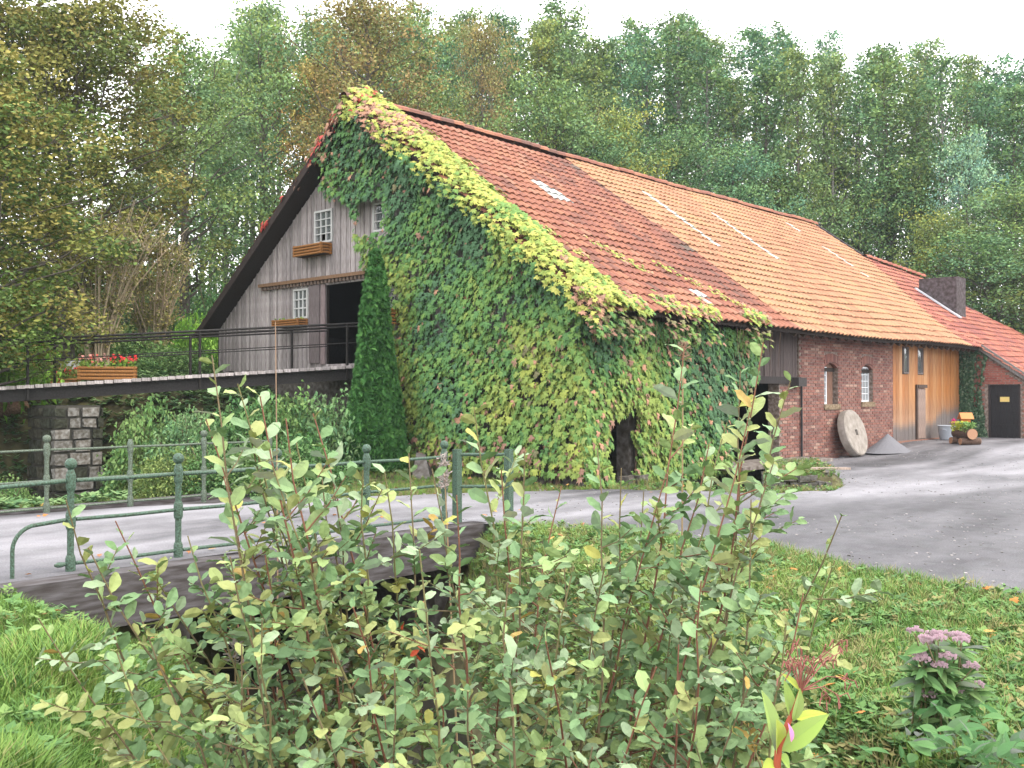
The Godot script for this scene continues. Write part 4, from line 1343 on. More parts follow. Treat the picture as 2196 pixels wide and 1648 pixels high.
func forest() -> void:
	var g := [Color(0.164, 0.244, 0.091), Color(0.137, 0.217, 0.098), Color(0.212, 0.270, 0.091), Color(0.116, 0.191, 0.098)]
	var y := [Color(0.205, 0.21, 0.085), Color(0.235, 0.205, 0.08), Color(0.175, 0.205, 0.085), Color(0.225, 0.175, 0.085)]
	var slim := []
	for i in 4: slim.append(grow(300 + i, 20.0, 0.2, 0.36 + 0.06 * (i % 2), 1.9, 38, 24, 0.2, g, 0.9, 0.58))
	var tallbare := [grow(310, 21.0, 0.16, 0.55, 1.9, 32, 22, 0.2, g, 1.0, 0.7), grow(311, 21.0, 0.18, 0.5, 2.1, 32, 22, 0.2, g, 1.0, 0.7)]
	var broad := [grow(320, 14.0, 0.25, 0.2, 3.4, 60, 44, 0.16, g, 0.55, 0.75), grow(321, 14.0, 0.25, 0.16, 3.3, 60, 44, 0.16, g, 0.6, 0.75)]
	var lime := [grow(330, 15.0, 0.26, 0.25, 3.6, 62, 48, 0.14, y, 0.7, 0.7)]
	var near := [grow(340, 13.0, 0.24, 0.2, 3.6, 96, 84, 0.135, [Color(0.172, 0.184, 0.057), Color(0.138, 0.167, 0.052), Color(0.213, 0.196, 0.069), Color(0.115, 0.161, 0.057)], 0.5, 0.62), grow(341, 13.0, 0.22, 0.26, 3.3, 84, 76, 0.125, [Color(0.12, 0.17, 0.05), Color(0.10, 0.15, 0.05), Color(0.17, 0.175, 0.05), Color(0.22, 0.19, 0.06)], 0.5, 0.6)]
	var bark := mat("tree bark", Color(0.16, 0.145, 0.12), 0.95, ntex("grain", 11, 0.02, 0.5, 1.0), Vector3(1.5, 0.6, 1.5), 1.0)
	var palebark := mat("pale bark", Color(0.27, 0.26, 0.24), 0.95, ntex("grain", 11, 0.02, 0.5, 1.0), Vector3(1.5, 0.6, 1.5), 1.0)
	var tints := [crown_mat("crown fresh", Color(1.05, 1.1, 1.0)), crown_mat("crown blue", Color(0.82, 1.05, 1.25)), crown_mat("crown yellow", Color(1.4, 1.15, 0.8)), crown_mat("crown olive", Color(1.06, 1.02, 0.9)), crown_mat("crown deep", Color(0.8, 0.95, 0.95)), crown_mat("crown silver", Color(1.5, 1.65, 2.6))]
	var words := ["fresh green", "bluish green", "yellowish", "olive", "deep green", "silvery"]
	# back rows of the wood, following the skyline of the photograph's wood
	var sky := [[250, 330], [300, 200], [340, 110], [400, 95], [480, 35], [560, 15], [640, 55], [720, 15], [850, 5], [960, 45], [1000, 15], [1100, 0], [1180, 20], [1230, 15], [1310, 60], [1400, 55], [1450, 30], [1500, 55], [1560, 95], [1640, 70], [1730, 80], [1800, 85], [1870, 90], [1950, 95], [2040, 110], [2130, 125], [2250, 140]]
	var top := func(u: float) -> float:
		for i in sky.size() - 1:
			if u < sky[i + 1][0]: return lerpf(sky[i][1], sky[i + 1][1], clampf((u - sky[i][0]) / (sky[i + 1][0] - sky[i][0]), 0, 1))
		return 140.0
	var spots := [[360, "above the half-bare tan shrub"], [430, "above the left eave of the gable"], [500, "left of the mid gable slope"], [580, "above the upper gable slope"], [660, "just left of the gable peak"], [740, "right behind the gable peak"], [820, "just right of the gable peak"], [900, "above the first ridge tiles"], [980, "above the dark weathered ridge"], [1060, "above the left old tiles"], [1140, "above the middle of the old tiles"], [1220, "above the old and orange tile seam"], [1300, "just right of the tile seam"], [1380, "above the first pale tile strip"], [1460, "between the two pale tile strips"], [1540, "above the second pale tile strip"], [1640, "above the mid orange ridge"], [1720, "right on the orange ridge"], [1800, "above the orange ridge's right end"], [1880, "above the lower red ridge"], [1960, "left of the chimney"], [2040, "above the chimney"], [2120, "right of the chimney"], [2190, "above the annex roof"]]
	var n := 0
	for row in 3:
		var u := 300.0 + row * 22
		var depth0: float = [50.0, 58.0, 68.0][row]
		n = 0
		while u < 2260:
			var depth := depth0 + rf(-2.5, 2.5)
			var p := view(u, depth)
			var gy := land(p.x, p.z)
			var vt: float = top.call(u) - 28 + rf(-10, 26) + (36 if row == 0 else 0) + 75.0 * sm(560, 420, u) + (rf(0, 70) if rng.randf() < 0.4 else 0.0)
			var hgt := EYE.y + (845 - vt) / 2132.0 * depth - gy
			var left := u < 700
			var proto: Array = tallbare[rng.randi() % 2] if (left and row > 0) or rng.randf() < 0.2 else slim[rng.randi() % 4]
			var ti := rng.randi() % 5
			if u < 720: ti = [0, 0, 3, 2][rng.randi() % 4]
			elif u > 1450: ti = [0, 1, 4, 4, 3, 1][rng.randi() % 6]
			n += 1
			var where := "at the right edge of the photo"
			for s in spots:
				if u < s[0]:
					where = s[1]
					break
			plant_tree("slender_tree", proto, Vector3(p.x, gy - 0.1, p.z), hgt, rf(0.85, 1.2), tints[ti], palebark if rng.randf() < 0.5 else bark, "slender %s tree %s, %s row of wood" % [words[ti], where, ["nearest", "middle", "farthest"][row]], "tree", "slender trees of the wood")
			u += rf(50, 78) * [1.0, 1.05, 1.5][row]
	# single trees that stand out: [column, top row, depth, form, tint, width, label]
	var rows := [
		[800, 20, 34, lime[0], tints[3], 1.0, "broad golden brown lime rising right behind the gable peak"],
		[1040, 75, 46, lime[0], tints[3], 0.7, "smaller golden brown tree behind the old dark tiles"],
		[700, 150, 40, lime[0], tints[2], 0.75, "yellow green tree left of the golden lime at the gable peak"],
		[395, 105, 34, broad[0], tints[0], 0.85, "yellow green tree with dark forked limbs left of the gable"],
		[560, 60, 40, broad[1], tints[0], 0.9, "tall fresh green tree behind the left slope of the gable"],
		[140, 25, 26, near[0], tints[3], 0.92, "big dark olive tree with golden top at the left"],
		[-40, 160, 20, near[1], tints[0], 0.9, "golden leaved tree cut off by the left edge of the photo"],
		[-130, -120, 25, near[0], tints[3], 0.8, "tall dark tree behind the golden one at the left edge"],
		[250, 390, 34, broad[1], tints[3], 0.6, "rounded olive tree in the gap between the big tree and the wood"],
		[1190, 200, 40, broad[0], tints[0], 0.85, "bright green bushy tree behind the ridge of the old tiles"],
		[1330, 250, 42, broad[1], tints[2], 0.75, "yellowish bushy tree behind the seam of old and orange tiles"],
		[1450, 300, 44, broad[0], tints[4], 0.85, "deep green bushy tree behind the middle of the orange ridge"],
		[1570, 330, 46, broad[1], tints[1], 0.85, "bluish green bushy tree behind the orange ridge"],
		[1690, 380, 48, broad[0], tints[0], 0.85, "light green bushy tree behind the right part of the orange ridge"],
		[1790, 330, 50, broad[1], tints[3], 0.8, "olive bushy tree above the orange ridge's right end"],
		[1880, 390, 50, broad[0], tints[4], 0.85, "deep green bushy tree left of the chimney"],
		[1960, 380, 50, broad[1], tints[0], 0.8, "fresh green bushy tree right behind the chimney"],
		[2070, 315, 48, broad[0], tints[5], 0.62, "silvery pale willow above the chimney"],
		[2170, 410, 44, broad[1], tints[0], 0.95, "light green bushy tree at the right edge above the annex"],
		[2120, 520, 42, broad[0], tints[4], 0.95, "dark round bush-like tree behind the annex roof"],
		[2215, 560, 41, broad[1], tints[3], 0.9, "brownish green tree at the right edge behind the annex roof"],
		[2010, 470, 45, broad[1], tints[2], 0.7, "yellowish low tree just behind the chimney top"],
		[1260, 300, 40, broad[1], tints[4], 0.7, "dark low tree behind the top of the old tiles"],
		[920, 180, 40, broad[0], tints[3], 0.8, "olive low tree behind the mossy ridge of the old tiles"],
		[480, 330, 38, broad[1], tints[4], 0.6, "deep green low tree left of the gable roof edge"],
	]
	for q in rows:
		var p := view(q[0], q[2])
		var gy := land(p.x, p.z)
		var hgt: float = EYE.y + (845 - q[1]) / 2132.0 * q[2] - gy
		plant_tree("leafy_tree", q[3], Vector3(p.x, gy - 0.1, p.z), hgt, q[5] * 14.0 / hgt * 1.0 if q[3] in broad else q[5] * 13.5 / hgt, q[4], bark, q[6], "tree")
	# half-bare multi-stemmed shrub left, behind the footbridge
	var twig := mat("tan twigs", Color(0.36, 0.29, 0.20), 0.9)
	for q in [[210, 395, 25.5, "half-bare tan shrub with many upright stems behind the footbridge trough"], [330, 480, 28, "half-bare tan shrub with thin leaves right of the twiggy one"], [90, 520, 27, "half-bare thin shrub behind the left end of the footbridge"]]:
		var w := MB.new()
		var c := MB.new()
		c.tinted = true
		var p := view(q[0], q[2])
		var gy := land(p.x, p.z)
		var hgt: float = EYE.y + (845 - q[1]) / 2132.0 * q[2] - gy
		for i in 34:
			var a := rf(0, TAU)
			var sp := rf(0.1, 0.42)
			var pts := []
			var rad := []
			for j in 6:
				var f := j / 5.0
				pts.append(Vector3(cos(a) * 0.2, 0, sin(a) * 0.2) + Vector3(cos(a) * sp * hgt * f * f + rf(-0.05, 0.05), hgt * f * (1.0 - sp * 0.5), sin(a) * sp * hgt * f * f + rf(-0.05, 0.05)))
				rad.append(0.03 * (1.0 - f) + 0.007)
			w.tube(pts, rad, 4, false)
			for j in 12:
				var f := rf(0.3, 1.0)
				var b0: Vector3 = pts[int(f * 4.99)]
				var e := b0 + Vector3(rf(-0.5, 0.5), rf(0.2, 0.8), rf(-0.5, 0.5)) * rf(0.5, 1.1)
				w.tube([b0, e], [0.009, 0.004], 3, false)
				for k in 16:
					var lp := b0.lerp(e, rf(0.2, 1.1)) + Vector3(rf(-0.15, 0.15), rf(-0.15, 0.15), rf(-0.15, 0.15))
					c.col = [Color(0.30, 0.26, 0.09), Color(0.24, 0.25, 0.08), Color(0.36, 0.30, 0.16), Color(0.20, 0.22, 0.09)][rng.randi() % 4] * rf(0.7, 1.2)
					var aa := Vector3(rf(-1, 1), rf(-1, 1), rf(-1, 1)).normalized() * 0.075
					var bb := aa.cross(Vector3(rf(-1, 1), rf(-1, 1), rf(-1, 1))).normalized() * 0.026
					c.quad(lp, lp + aa * 0.5 - bb, lp + aa, lp + aa * 0.5 + bb)
		var t := thing("twiggy_shrub", q[3], "shrub", Vector3(p.x, gy, p.z))
		obj("stems", w, twig, t)
		obj("foliage", c, crown_mat("crown plain", Color(1, 1, 1)), t)

# ---------- clipped yew ----------
func yew() -> void:
	var base := Vector3(-1.12, land(-1.12, -4.6) - 0.05, -4.6)
	var H := 4.75
	var t := thing("conical_yew", "tall narrow cone of clipped dark green yew in front of the gable", "yew", base)
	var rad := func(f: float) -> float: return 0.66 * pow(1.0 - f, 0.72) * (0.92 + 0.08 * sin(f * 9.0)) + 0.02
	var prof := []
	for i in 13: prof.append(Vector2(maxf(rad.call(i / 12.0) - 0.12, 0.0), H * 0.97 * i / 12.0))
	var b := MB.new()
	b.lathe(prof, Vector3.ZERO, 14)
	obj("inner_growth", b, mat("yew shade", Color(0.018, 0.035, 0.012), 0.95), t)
	var sp := MB.new()                                               # a small spray of needles
	for i in 7:
		var a := lerpf(-1.1, 1.1, i / 6.0)
		var d := Vector3(sin(a), cos(a) * 0.9, 0.25 * cos(a * 2.0))
		var s := Vector3(cos(a), -sin(a), 0.3) * 0.1
		sp.quad(Vector3.ZERO, d * 0.5 - s, d, d * 0.5 + s)
	var list := []
	for i in 15000:
		var f := 1.0 - sqrt(1.0 - rng.randf() * 0.998)
		var a := rf(0, TAU)
		var lump := 1.0 + 0.05 * ns(cos(a) * 1.1, f * 4.0, sin(a) * 1.1) + 0.05 * ns(cos(a) * 4, f * 14, sin(a) * 4)
		var r: float = rad.call(f) * lump - rf(0.0, 0.09)
		var o := Vector3(cos(a), 0.25, sin(a))
		var tip := (o + Vector3(rf(-0.5, 0.5), rf(0.1, 1.0), rf(-0.5, 0.5))).normalized()
		list.append([Transform3D(facing(Vector3(rf(-1, 1), rf(0.2, 1), rf(-1, 1)), -tip) * Basis.from_scale(Vector3.ONE * rf(0.06, 0.115)), Vector3(cos(a) * r, f * H, sin(a) * r)), [0, 0, 1, 1, 2, 3][rng.randi() % 6]])
	scatter("needles", t, sp.done(), leafy("yew needles", Color.WHITE, 0.25), [Color(0.05, 0.14, 0.04), Color(0.065, 0.175, 0.045), Color(0.10, 0.235, 0.06), Color(0.035, 0.10, 0.03)], list)

# ---------- creeper on the gable, roof edge and side ----------
func creeper_leaf() -> ArrayMesh:
	if not tex.has("creeper"):
		var b := MB.new()
		var out := [Vector2(0, 0.12), Vector2(0.3, 0.22), Vector2(0.5, -0.05), Vector2(0.26, -0.2), Vector2(0.36, -0.62), Vector2(0.12, -0.5), Vector2(0, -0.92), Vector2(-0.12, -0.5), Vector2(-0.36, -0.62), Vector2(-0.26, -0.2), Vector2(-0.5, -0.05), Vector2(-0.3, 0.22)]
		var c := Vector3(0, -0.15, 0.09)
		for i in out.size():
			var p: Vector2 = out[i]
			var q: Vector2 = out[(i + 1) % out.size()]
			b.tri(c, Vector3(q.x, q.y, -0.25 * q.y * q.y), Vector3(p.x, p.y, -0.25 * p.y * p.y))
		tex["creeper"] = b.done()
	return tex["creeper"]
func creeper() -> void:
	var t := thing("creeper", "huge five-leaved creeper covering the gable, roof edge and side of the mill, green turning red", "climbing plant")
	var pal := [Color(0.076, 0.152, 0.076), Color(0.099, 0.205, 0.070), Color(0.146, 0.252, 0.070), Color(0.222, 0.292, 0.076), Color(0.304, 0.351, 0.082), Color(0.386, 0.386, 0.099), Color(0.281, 0.164, 0.117), Color(0.421, 0.234, 0.152), Color(0.468, 0.082, 0.070), Color(0.187, 0.175, 0.094), Color(0.585, 0.234, 0.281)]
	var list := []
	var bare := MB.new()
	# on the gable
	var n := 0
	while n < 9500:
		var z := rf(-7.6, 0.25)
		var y := rf(0.2, 8.2)
		if y > roof_y(z) - 0.1: continue
		var e := 0.35 * ns(y * 0.6, 0, 3) + 0.2 * ns(y * 2.2, 0, 5)
		var lim := -5.5
		if y > 6.25: lim = -7.2 - (y - 6.3) * 0.15
		elif y > 5.45: lim = lerpf(-6.25, -7.0, sm(5.9, 6.3, y))
		elif y > 4.5: lim = -6.15
		if z < lim + e: continue
		if z > -6.15 and z < -5.3 and y > 5.25 and y < 6.02: continue
		if z > -5.5 and z < -4.85 and y > 3.2 and y < 4.0 and rng.randf() < 0.85: continue
		n += 1
		var bulge := 0.08 + 0.26 * maxf(0.0, ns(z * 0.8, y * 0.8, 11) + 0.4) + rf(0, 0.16) + 0.35 * sm(1.3, 0.0, roof_y(z) - y) * rf(0.3, 1.0)
		var m := ns(z * 0.55, y * 0.55, 15) + 0.5 * ns(z * 1.8, y * 1.8, 16) + rf(-0.28, 0.28)
		var low := sm(5.2, 2.8, y + (-z - 4.0) * -0.25)
		var c := 0
		var v := m + low * 0.42 + sm(-3.5, -5.2, z) * 0.25 * low
		if v > 0.78: c = 4
		elif v > 0.48: c = 3
		elif v > 0.2: c = 2
		elif v > -0.1: c = 1
		if rng.randf() < 0.03 + 0.11 * sm(0.15, 0.5, ns(z * 0.7, y * 0.7, 25)): c = [6, 7, 9, 9][rng.randi() % 4]
		if y < 0.9 and rng.randf() < 0.15: c = 6
		var bs := facing(Vector3(-1, rf(0.2, 0.95), rf(-0.45, 0.5)), Vector3(-0.25, -1, rf(-0.35, 0.35)), rf(-0.4, 0.4))
		list.append([Transform3D(bs * Basis.from_scale(Vector3.ONE * rf(0.075, 0.185)), Vector3(-0.04 - bulge, y, z)), c])
	# thick mat over the near roof edge
	for i in 4900:
		var z := rf(-6.45, 0.85)
		var thick := 0.5 + 0.45 * maxf(0, ns(z * 0.9, 3, 4) + 0.3) + 0.4 * ns(z * 2.4, 3, 6)
		var x := -0.7 + rng.randf() * (0.68 + thick) * (1.25 if z > -5.6 else 0.8)
		var across := clampf((x + 0.7) / (0.78 + thick), 0, 1)
		var y := roof_y(z) + 0.05 + (0.32 + 0.15 * ns(x * 1.5, z * 1.5, 9)) * sin(PI * clampf(across * 0.85 + 0.15, 0, 1)) * rf(0.4, 1.0)
		if x < -0.5: y -= rf(0, 0.5)
		var c: int = [4, 5, 5, 3, 4, 3][rng.randi() % 6]
		var k := ns(z * 0.8, x * 0.8, 33) + rf(-0.2, 0.2)
		if k > 0.34: c = [7, 7, 6, 5][rng.randi() % 4]
		elif k < -0.35: c = 2
		if z < -5.9 and rng.randf() < 0.4: c = [8, 7, 4][rng.randi() % 3]
		var nn := Vector3(lerpf(-0.9, 0.25, across), 1.0, 0.5) + Vector3(rf(-0.5, 0.5), rf(-0.3, 0.3), rf(-0.5, 0.5))
		list.append([Transform3D(facing(nn, Vector3(rf(-0.5, 0.3), -0.7, 0.8 + rf(-0.6, 0.6)), rf(-0.5, 0.5)) * Basis.from_scale(Vector3.ONE * rf(0.10, 0.17)), Vector3(x, y, z)), c])
	# along the eaves, thinning to the right, and stray runners on the tiles
	for i in 1500:
		var x := -0.6 + 7.2 * pow(rng.randf(), 1.5)
		if ns(x * 1.3, 0, 50) < -0.15 + 0.1 * x / 6.0 and x > 1.0: continue
		var z := 0.78 - rf(0, 0.7) * (0.4 + 0.6 * maxf(0, ns(x * 0.9, 2, 51) + 0.4)) * (1.0 if x < 2.5 else 0.6)
		var y := roof_y(z) + rf(0.03, 0.22)
		var c: int = [4, 3, 7, 2, 6, 5][rng.randi() % 6]
		if rng.randf() < 0.3:
			z = rf(0.6, 0.85); y = roof_y(0.7) - rf(0.0, 0.5)
			c = [2, 3, 1, 9, 6][rng.randi() % 5]
		if x > 5.7 and rng.randf() < 0.6: c = [10, 10, 8][rng.randi() % 3]
		list.append([Transform3D(facing(Vector3(rf(-0.6, 0.3), 0.9, 0.7 + rf(-0.5, 0.5)), Vector3(rf(-0.4, 0.4), -0.8, 0.8), rf(-0.6, 0.6)) * Basis.from_scale(Vector3.ONE * rf(0.09, 0.15)), Vector3(x, y, z)), c])
	for q in [[2.1, -1.6, 3.9, 0.3, 260], [3.9, -1.0, 5.9, 0.5, 200], [0.8, -2.0, 1.2, -0.8, 120]]:
		for i in q[4]:
			var f := rng.randf()
			if ns(f * 3.0, q[0], 60) < -0.05: continue
			var x := lerpf(q[0], q[2], f) + rf(-0.16, 0.16)
			var z := lerpf(q[1], q[3], f) + rf(-0.16, 0.16)
			list.append([Transform3D(facing(Vector3(rf(-0.4, 0.4), 1, 0.6), Vector3(rf(-0.6, 0.6), -0.6, 0.7), rf(-0.6, 0.6)) * Basis.from_scale(Vector3.ONE * rf(0.07, 0.11)), Vector3(x, roof_y(z) + rf(0.04, 0.12), z)), [4, 5, 7, 3][rng.randi() % 4]])
	# on the long side
	n = 0
	while n < 7600:
		var x := rf(-0.3, 7.0)
		var y := rf(0.02, 3.15)
		if x > 6.2 + 0.5 * ns(y * 1.4, 0, 70) - (0.0 if y > 2.2 else 1.3 * sm(2.2, 1.2, y)): continue
		if x > 0.5 + 0.15 * ns(y * 2.0, 1, 4) and x < 1.45 + 0.25 * ns(y * 2.0, 9, 4) and y < 1.3 + 0.25 * ns(x * 3.0, 2, 4) and y > rf(-0.2, 0.1): continue
		if x > 5.2 + 0.3 * ns(0, y * 2, 71) and y < 1.75 + 0.25 * ns(x * 3, 0, 72): continue
		n += 1
		var bulge := 0.08 + 0.2 * maxf(0.0, ns(x * 0.8, y * 0.8, 73) + 0.35) + rf(0, 0.18)
		var m := ns(x * 0.6, y * 0.6, 75) + rf(-0.3, 0.3)
		var c := 1
		if m > 0.35: c = 3
		elif m > 0.02: c = 2
		elif m < -0.3: c = 0
		if rng.randf() < 0.10: c = [6, 7, 9][rng.randi() % 3]
		list.append([Transform3D(facing(Vector3(rf(-0.6, 0.4), rf(0.2, 0.8), 1), Vector3(rf(-0.3, 0.3), -1, 0.25), rf(-0.4, 0.4)) * Basis.from_scale(Vector3.ONE * rf(0.07, 0.165)), Vector3(x, y, -0.02 + bulge)), c])
	# red runners along the far rake
	for i in 420:
		var f := rng.randf()
		var z := lerpf(-6.4, -9.0, f * f)
		if f > 0.75 and rng.randf() < 0.8: continue
		list.append([Transform3D(facing(Vector3(-1, rf(0.2, 1), rf(-0.8, 0.2)), Vector3(-0.2, -1, rf(-0.5, 0.2)), rf(-0.5, 0.5)) * Basis.from_scale(Vector3.ONE * rf(0.09, 0.15)), Vector3(rf(-0.62, -0.36), roof_y(z) + rf(-0.16, 0.18), z)), ([8, 8, 7, 6] if f > 0.35 else [6, 7, 3, 2])[rng.randi() % 4]])
	for i in 24:
		list.append([Transform3D(facing(Vector3(-1, 0.5, -0.2), Vector3(0, -1, 0.1), rf(-0.6, 0.6)) * Basis.from_scale(Vector3.ONE * 0.13), Vector3(-0.5 + rf(-0.06, 0.1), roof_y(-9.75 + i * 0.012) + rf(-0.06, 0.14), -9.75 + i * 0.012)), 8])
	for i in 16:
		var x := rf(0.5, 6.5)
		bare.tube([Vector3(x, 3.1, 0.72), Vector3(x + rf(-0.06, 0.06), 2.85 - rf(0, 0.3), 0.7), Vector3(x, 2.6 - rf(0, 0.4), 0.66)], [0.006, 0.005, 0.003], 4)
	for i in 14:
		var x := rf(-0.1, 4.8)
		bare.tube([Vector3(x, -0.1, 0.06), Vector3(x + rf(-0.2, 0.2), 1.2, 0.03), Vector3(x + rf(-0.4, 0.4), 2.8, 0.04)], [0.03, 0.02, 0.01], 5)
		var z := rf(-5.2, -0.2)
		bare.tube([Vector3(-0.06, 0.0, z), Vector3(-0.04, 1.6, z + rf(-0.2, 0.2)), Vector3(-0.05, 3.6, z + rf(-0.5, 0.5))], [0.035, 0.025, 0.012], 5)
	obj("stems", bare, mat("vine stem", Color(0.12, 0.08, 0.055), 0.9), t)
	var lm := leafy("leaf")
	pieces("leaf", t, [creeper_leaf()], lm, pal, list)
	# ivy on the annex
	var iv := thing("wall_ivy", "dark green ivy climbing the red brick annex wall left of its door", "climbing plant", Vector3(20, 0, 0))
	var l2 := []
	n = 0
	while n < 2300:
		var y := rf(0.3, 3.2)
		var z := rf(0.0, 1.15)
		var lim := 0.78 + 0.22 * ns(y * 1.2, 0, 80)
		if z > lim: continue
		if y > 1.3 and z > 0.42 and absf(z - 0.55 - 0.12 * (y - 2.2)) < 0.13 and rng.randf() < 0.85: continue
		n += 1
		l2.append([Transform3D(facing(Vector3(-1, rf(0.1, 0.9), rf(-0.5, 0.6)), Vector3(-0.2, -1, rf(-0.4, 0.4)), rf(-0.6, 0.6)) * Basis.from_scale(Vector3.ONE * rf(0.055, 0.10)), Vector3(-0.02 - rf(0, 0.11), y, z)), [0, 0, 1, 1, 2, 3][rng.randi() % 6]])
	scatter("leaves", iv, creeper_leaf(), lm, [Color(0.03, 0.065, 0.035), Color(0.05, 0.095, 0.05), Color(0.09, 0.14, 0.08), Color(0.15, 0.2, 0.13)], l2)
	var vs := MB.new()
	for i in 6: vs.tube([Vector3(-0.02, 0.25, 0.1 + i * 0.1), Vector3(-0.02, 1.4, 0.15 + i * 0.09), Vector3(-0.02, 2.8, 0.1 + i * 0.08)], [0.015, 0.012, 0.006], 4)
	obj("stems", vs, mat("vine stem"), iv)

# ---------- bushes and undergrowth ----------
func bush_mesh(sd: int, leaf: float, count: int, pal: Array, up := 0.4) -> Array:
	var r := RandomNumberGenerator.new()
	r.seed = sd
	var w := MB.new()
	var c := MB.new()
	c.tinted = true
	for i in 16:
		var a := r.randf() * TAU
		var e := Vector3(cos(a) * r.randf_range(0.1, 0.75), r.randf_range(0.55, 0.98), sin(a) * r.randf_range(0.1, 0.75))
		w.tube([Vector3(cos(a) * 0.06, 0, sin(a) * 0.06), e * Vector3(0.6, 0.55, 0.6), e], [0.022, 0.014, 0.005], 4, false)
	for i in count / 12:
		var d := Vector3(r.randfn(0, 1), absf(r.randfn(0, 0.9)), r.randfn(0, 1)).normalized() * pow(r.randf(), 0.3)
		d *= 1.0 + 0.18 * ns(d.x * 1.6 + sd, d.y * 1.6, d.z * 1.6)
		var cc := Vector3(d.x, d.y * 0.92 + 0.04, d.z)
		var hue: Color = pal[r.randi() % pal.size()] * r.randf_range(0.75, 1.25)
		for k in 12:
			var p := cc + Vector3(r.randfn(0, 1), r.randfn(0, 0.7), r.randfn(0, 1)) * 0.085
			var a := (Vector3(d.x, 0.2, d.z) + Vector3(r.randf_range(-1, 1), r.randf_range(-0.9, 0.6), r.randf_range(-1, 1))).normalized()
			var nn := Vector3(r.randf_range(-0.8, 0.8), up + r.randf(), r.randf_range(-0.8, 0.8))
			var b := a.cross(nn).normalized()
			var s := leaf * r.randf_range(0.6, 1.25)
			c.col = hue * r.randf_range(0.85, 1.15)
			var n0 := c.v.size()
			var dip := Vector3(0, -0.12 * s, 0)
			c.v.append(p); c.v.append(p + a * s * 0.45 + b * s * 0.3 - dip); c.v.append(p + a * s + dip); c.v.append(p + a * s * 0.45 - b * s * 0.3 - dip)
			for z in 4: c.c.append(c.col)
			c.k.append(n0); c.k.append(n0 + 1); c.k.append(n0 + 2); c.k.append(n0); c.k.append(n0 + 2); c.k.append(n0 + 3)
	return [w.done(), c.done()]
func undergrowth() -> void:
	var g := [Color(0.11, 0.20, 0.07), Color(0.085, 0.165, 0.07), Color(0.15, 0.23, 0.09), Color(0.17, 0.26, 0.11)]
	var forms := [bush_mesh(401, 0.085, 6500, g), bush_mesh(402, 0.07, 7200, g), bush_mesh(403, 0.11, 4200, g)]
	var tints := [crown_mat("bush fresh", Color(1.15, 1.15, 1.0)), crown_mat("bush deep", Color(0.75, 0.9, 0.8)), crown_mat("bush bright", Color(1.55, 1.75, 0.75)), crown_mat("bush olive", Color(1.2, 1.0, 0.8)), crown_mat("bush grey", Color(1.25, 1.25, 1.4))]
	var twig := mat("bush twig", Color(0.14, 0.1, 0.07), 0.9)
	# [column, depth, row of its top, half width in metres, form, tint, label]
	var rows := [
		[300, 19.4, 900, 0.5, 1, 3, "olive bush growing against the right side of the stone pier"],
		[330, 19.6, 862, 0.95, 0, 0, "fresh green bush under the footbridge, second from the pier"],
		[420, 19.2, 868, 1.0, 1, 4, "greyish green bush in the middle of the footbridge span"],
		[520, 19.6, 858, 1.0, 0, 1, "deep green bush under the right part of the footbridge"],
		[610, 20.2, 834, 1.0, 2, 0, "large-leaved fresh green bush under the deck end near the yew"],
		[700, 20.4, 838, 0.85, 2, 4, "greyish large-leaved bush right beside the conical yew"],
		[470, 17.6, 945, 0.8, 1, 1, "low dark bush behind the far railing left of the tall shrub"],
		[560, 17.4, 950, 0.8, 0, 0, "low fresh bush behind the far end of the far railing"],
		[375, 17.5, 960, 0.7, 0, 3, "low olive bush behind the third post of the far railing"],
		[640, 18.2, 930, 0.9, 0, 1, "low deep green bush left of the foot of the yew"],
		[0, 18.5, 1015, 0.7, 1, 0, "low bush behind the left end of the far railing"],
		[60, 17.6, 1065, 0.45, 0, 3, "small olive bush at the foot of the stone pier"],
		[425, 29, 668, 0.95, 2, 2, "bright lime green bush beside the left eave of the gable"],
		[300, 27.5, 715, 1.2, 0, 0, "green bush behind the footbridge railing right of the trough"],
		[380, 26.5, 735, 1.1, 1, 0, "leafy bush behind the railing next to the gable's left corner"],
		[-5, 24.5, 640, 0.9, 1, 2, "yellow green bush behind the left end of the footbridge"],
		[180, 30, 640, 1.6, 0, 3, "olive bush under the half-bare shrub"],
		[480, 33, 600, 1.6, 1, 1, "dark bush behind the left eave of the gable"],
		[-20, 22, 560, 1.3, 2, 2, "yellow leaved bush at the left edge above the footbridge rail"],
		[120, 36, 560, 2.4, 0, 1, "dark thicket bush under the big olive tree"],
		[250, 40, 560, 2.6, 1, 1, "dark bush far behind the half-bare shrub"],
		[350, 42, 570, 2.6, 0, 4, "greyish bush at the foot of the slender trees"],
	]
	for q in rows:
		var p := view(q[0], q[1])
		var gy := land(p.x, p.z)
		var hgt: float = maxf(EYE.y + (845 - q[2]) / 2132.0 * q[1] - gy, 0.4)
		var t := thing("bush", q[6], "bush", Vector3(p.x, gy - 0.05, p.z), rf(0, TAU))
		for i in 2:
			var o := obj(["stems", "foliage"][i], forms[q[4]][i], twig if i == 0 else tints[q[5]], t)
			o.scale = Vector3(q[3], hgt, q[3])
	# low leafy cover on the slopes, too dense to count
	var sprig := MB.new()
	for i in 6:
		var a := TAU * i / 6.0 + 0.3 * (i % 2)
		var d := Vector3(cos(a), 0.35 + 0.3 * (i % 3), sin(a))
		var s := Vector3(-sin(a), 0, cos(a)) * 0.34
		sprig.quad(Vector3(0, 0.1 * i, 0), d * 0.55 - s, d * 1.0 + Vector3(0, -0.2, 0), d * 0.55 + s)
	tex["sprig"] = sprig.done()
	var list := []
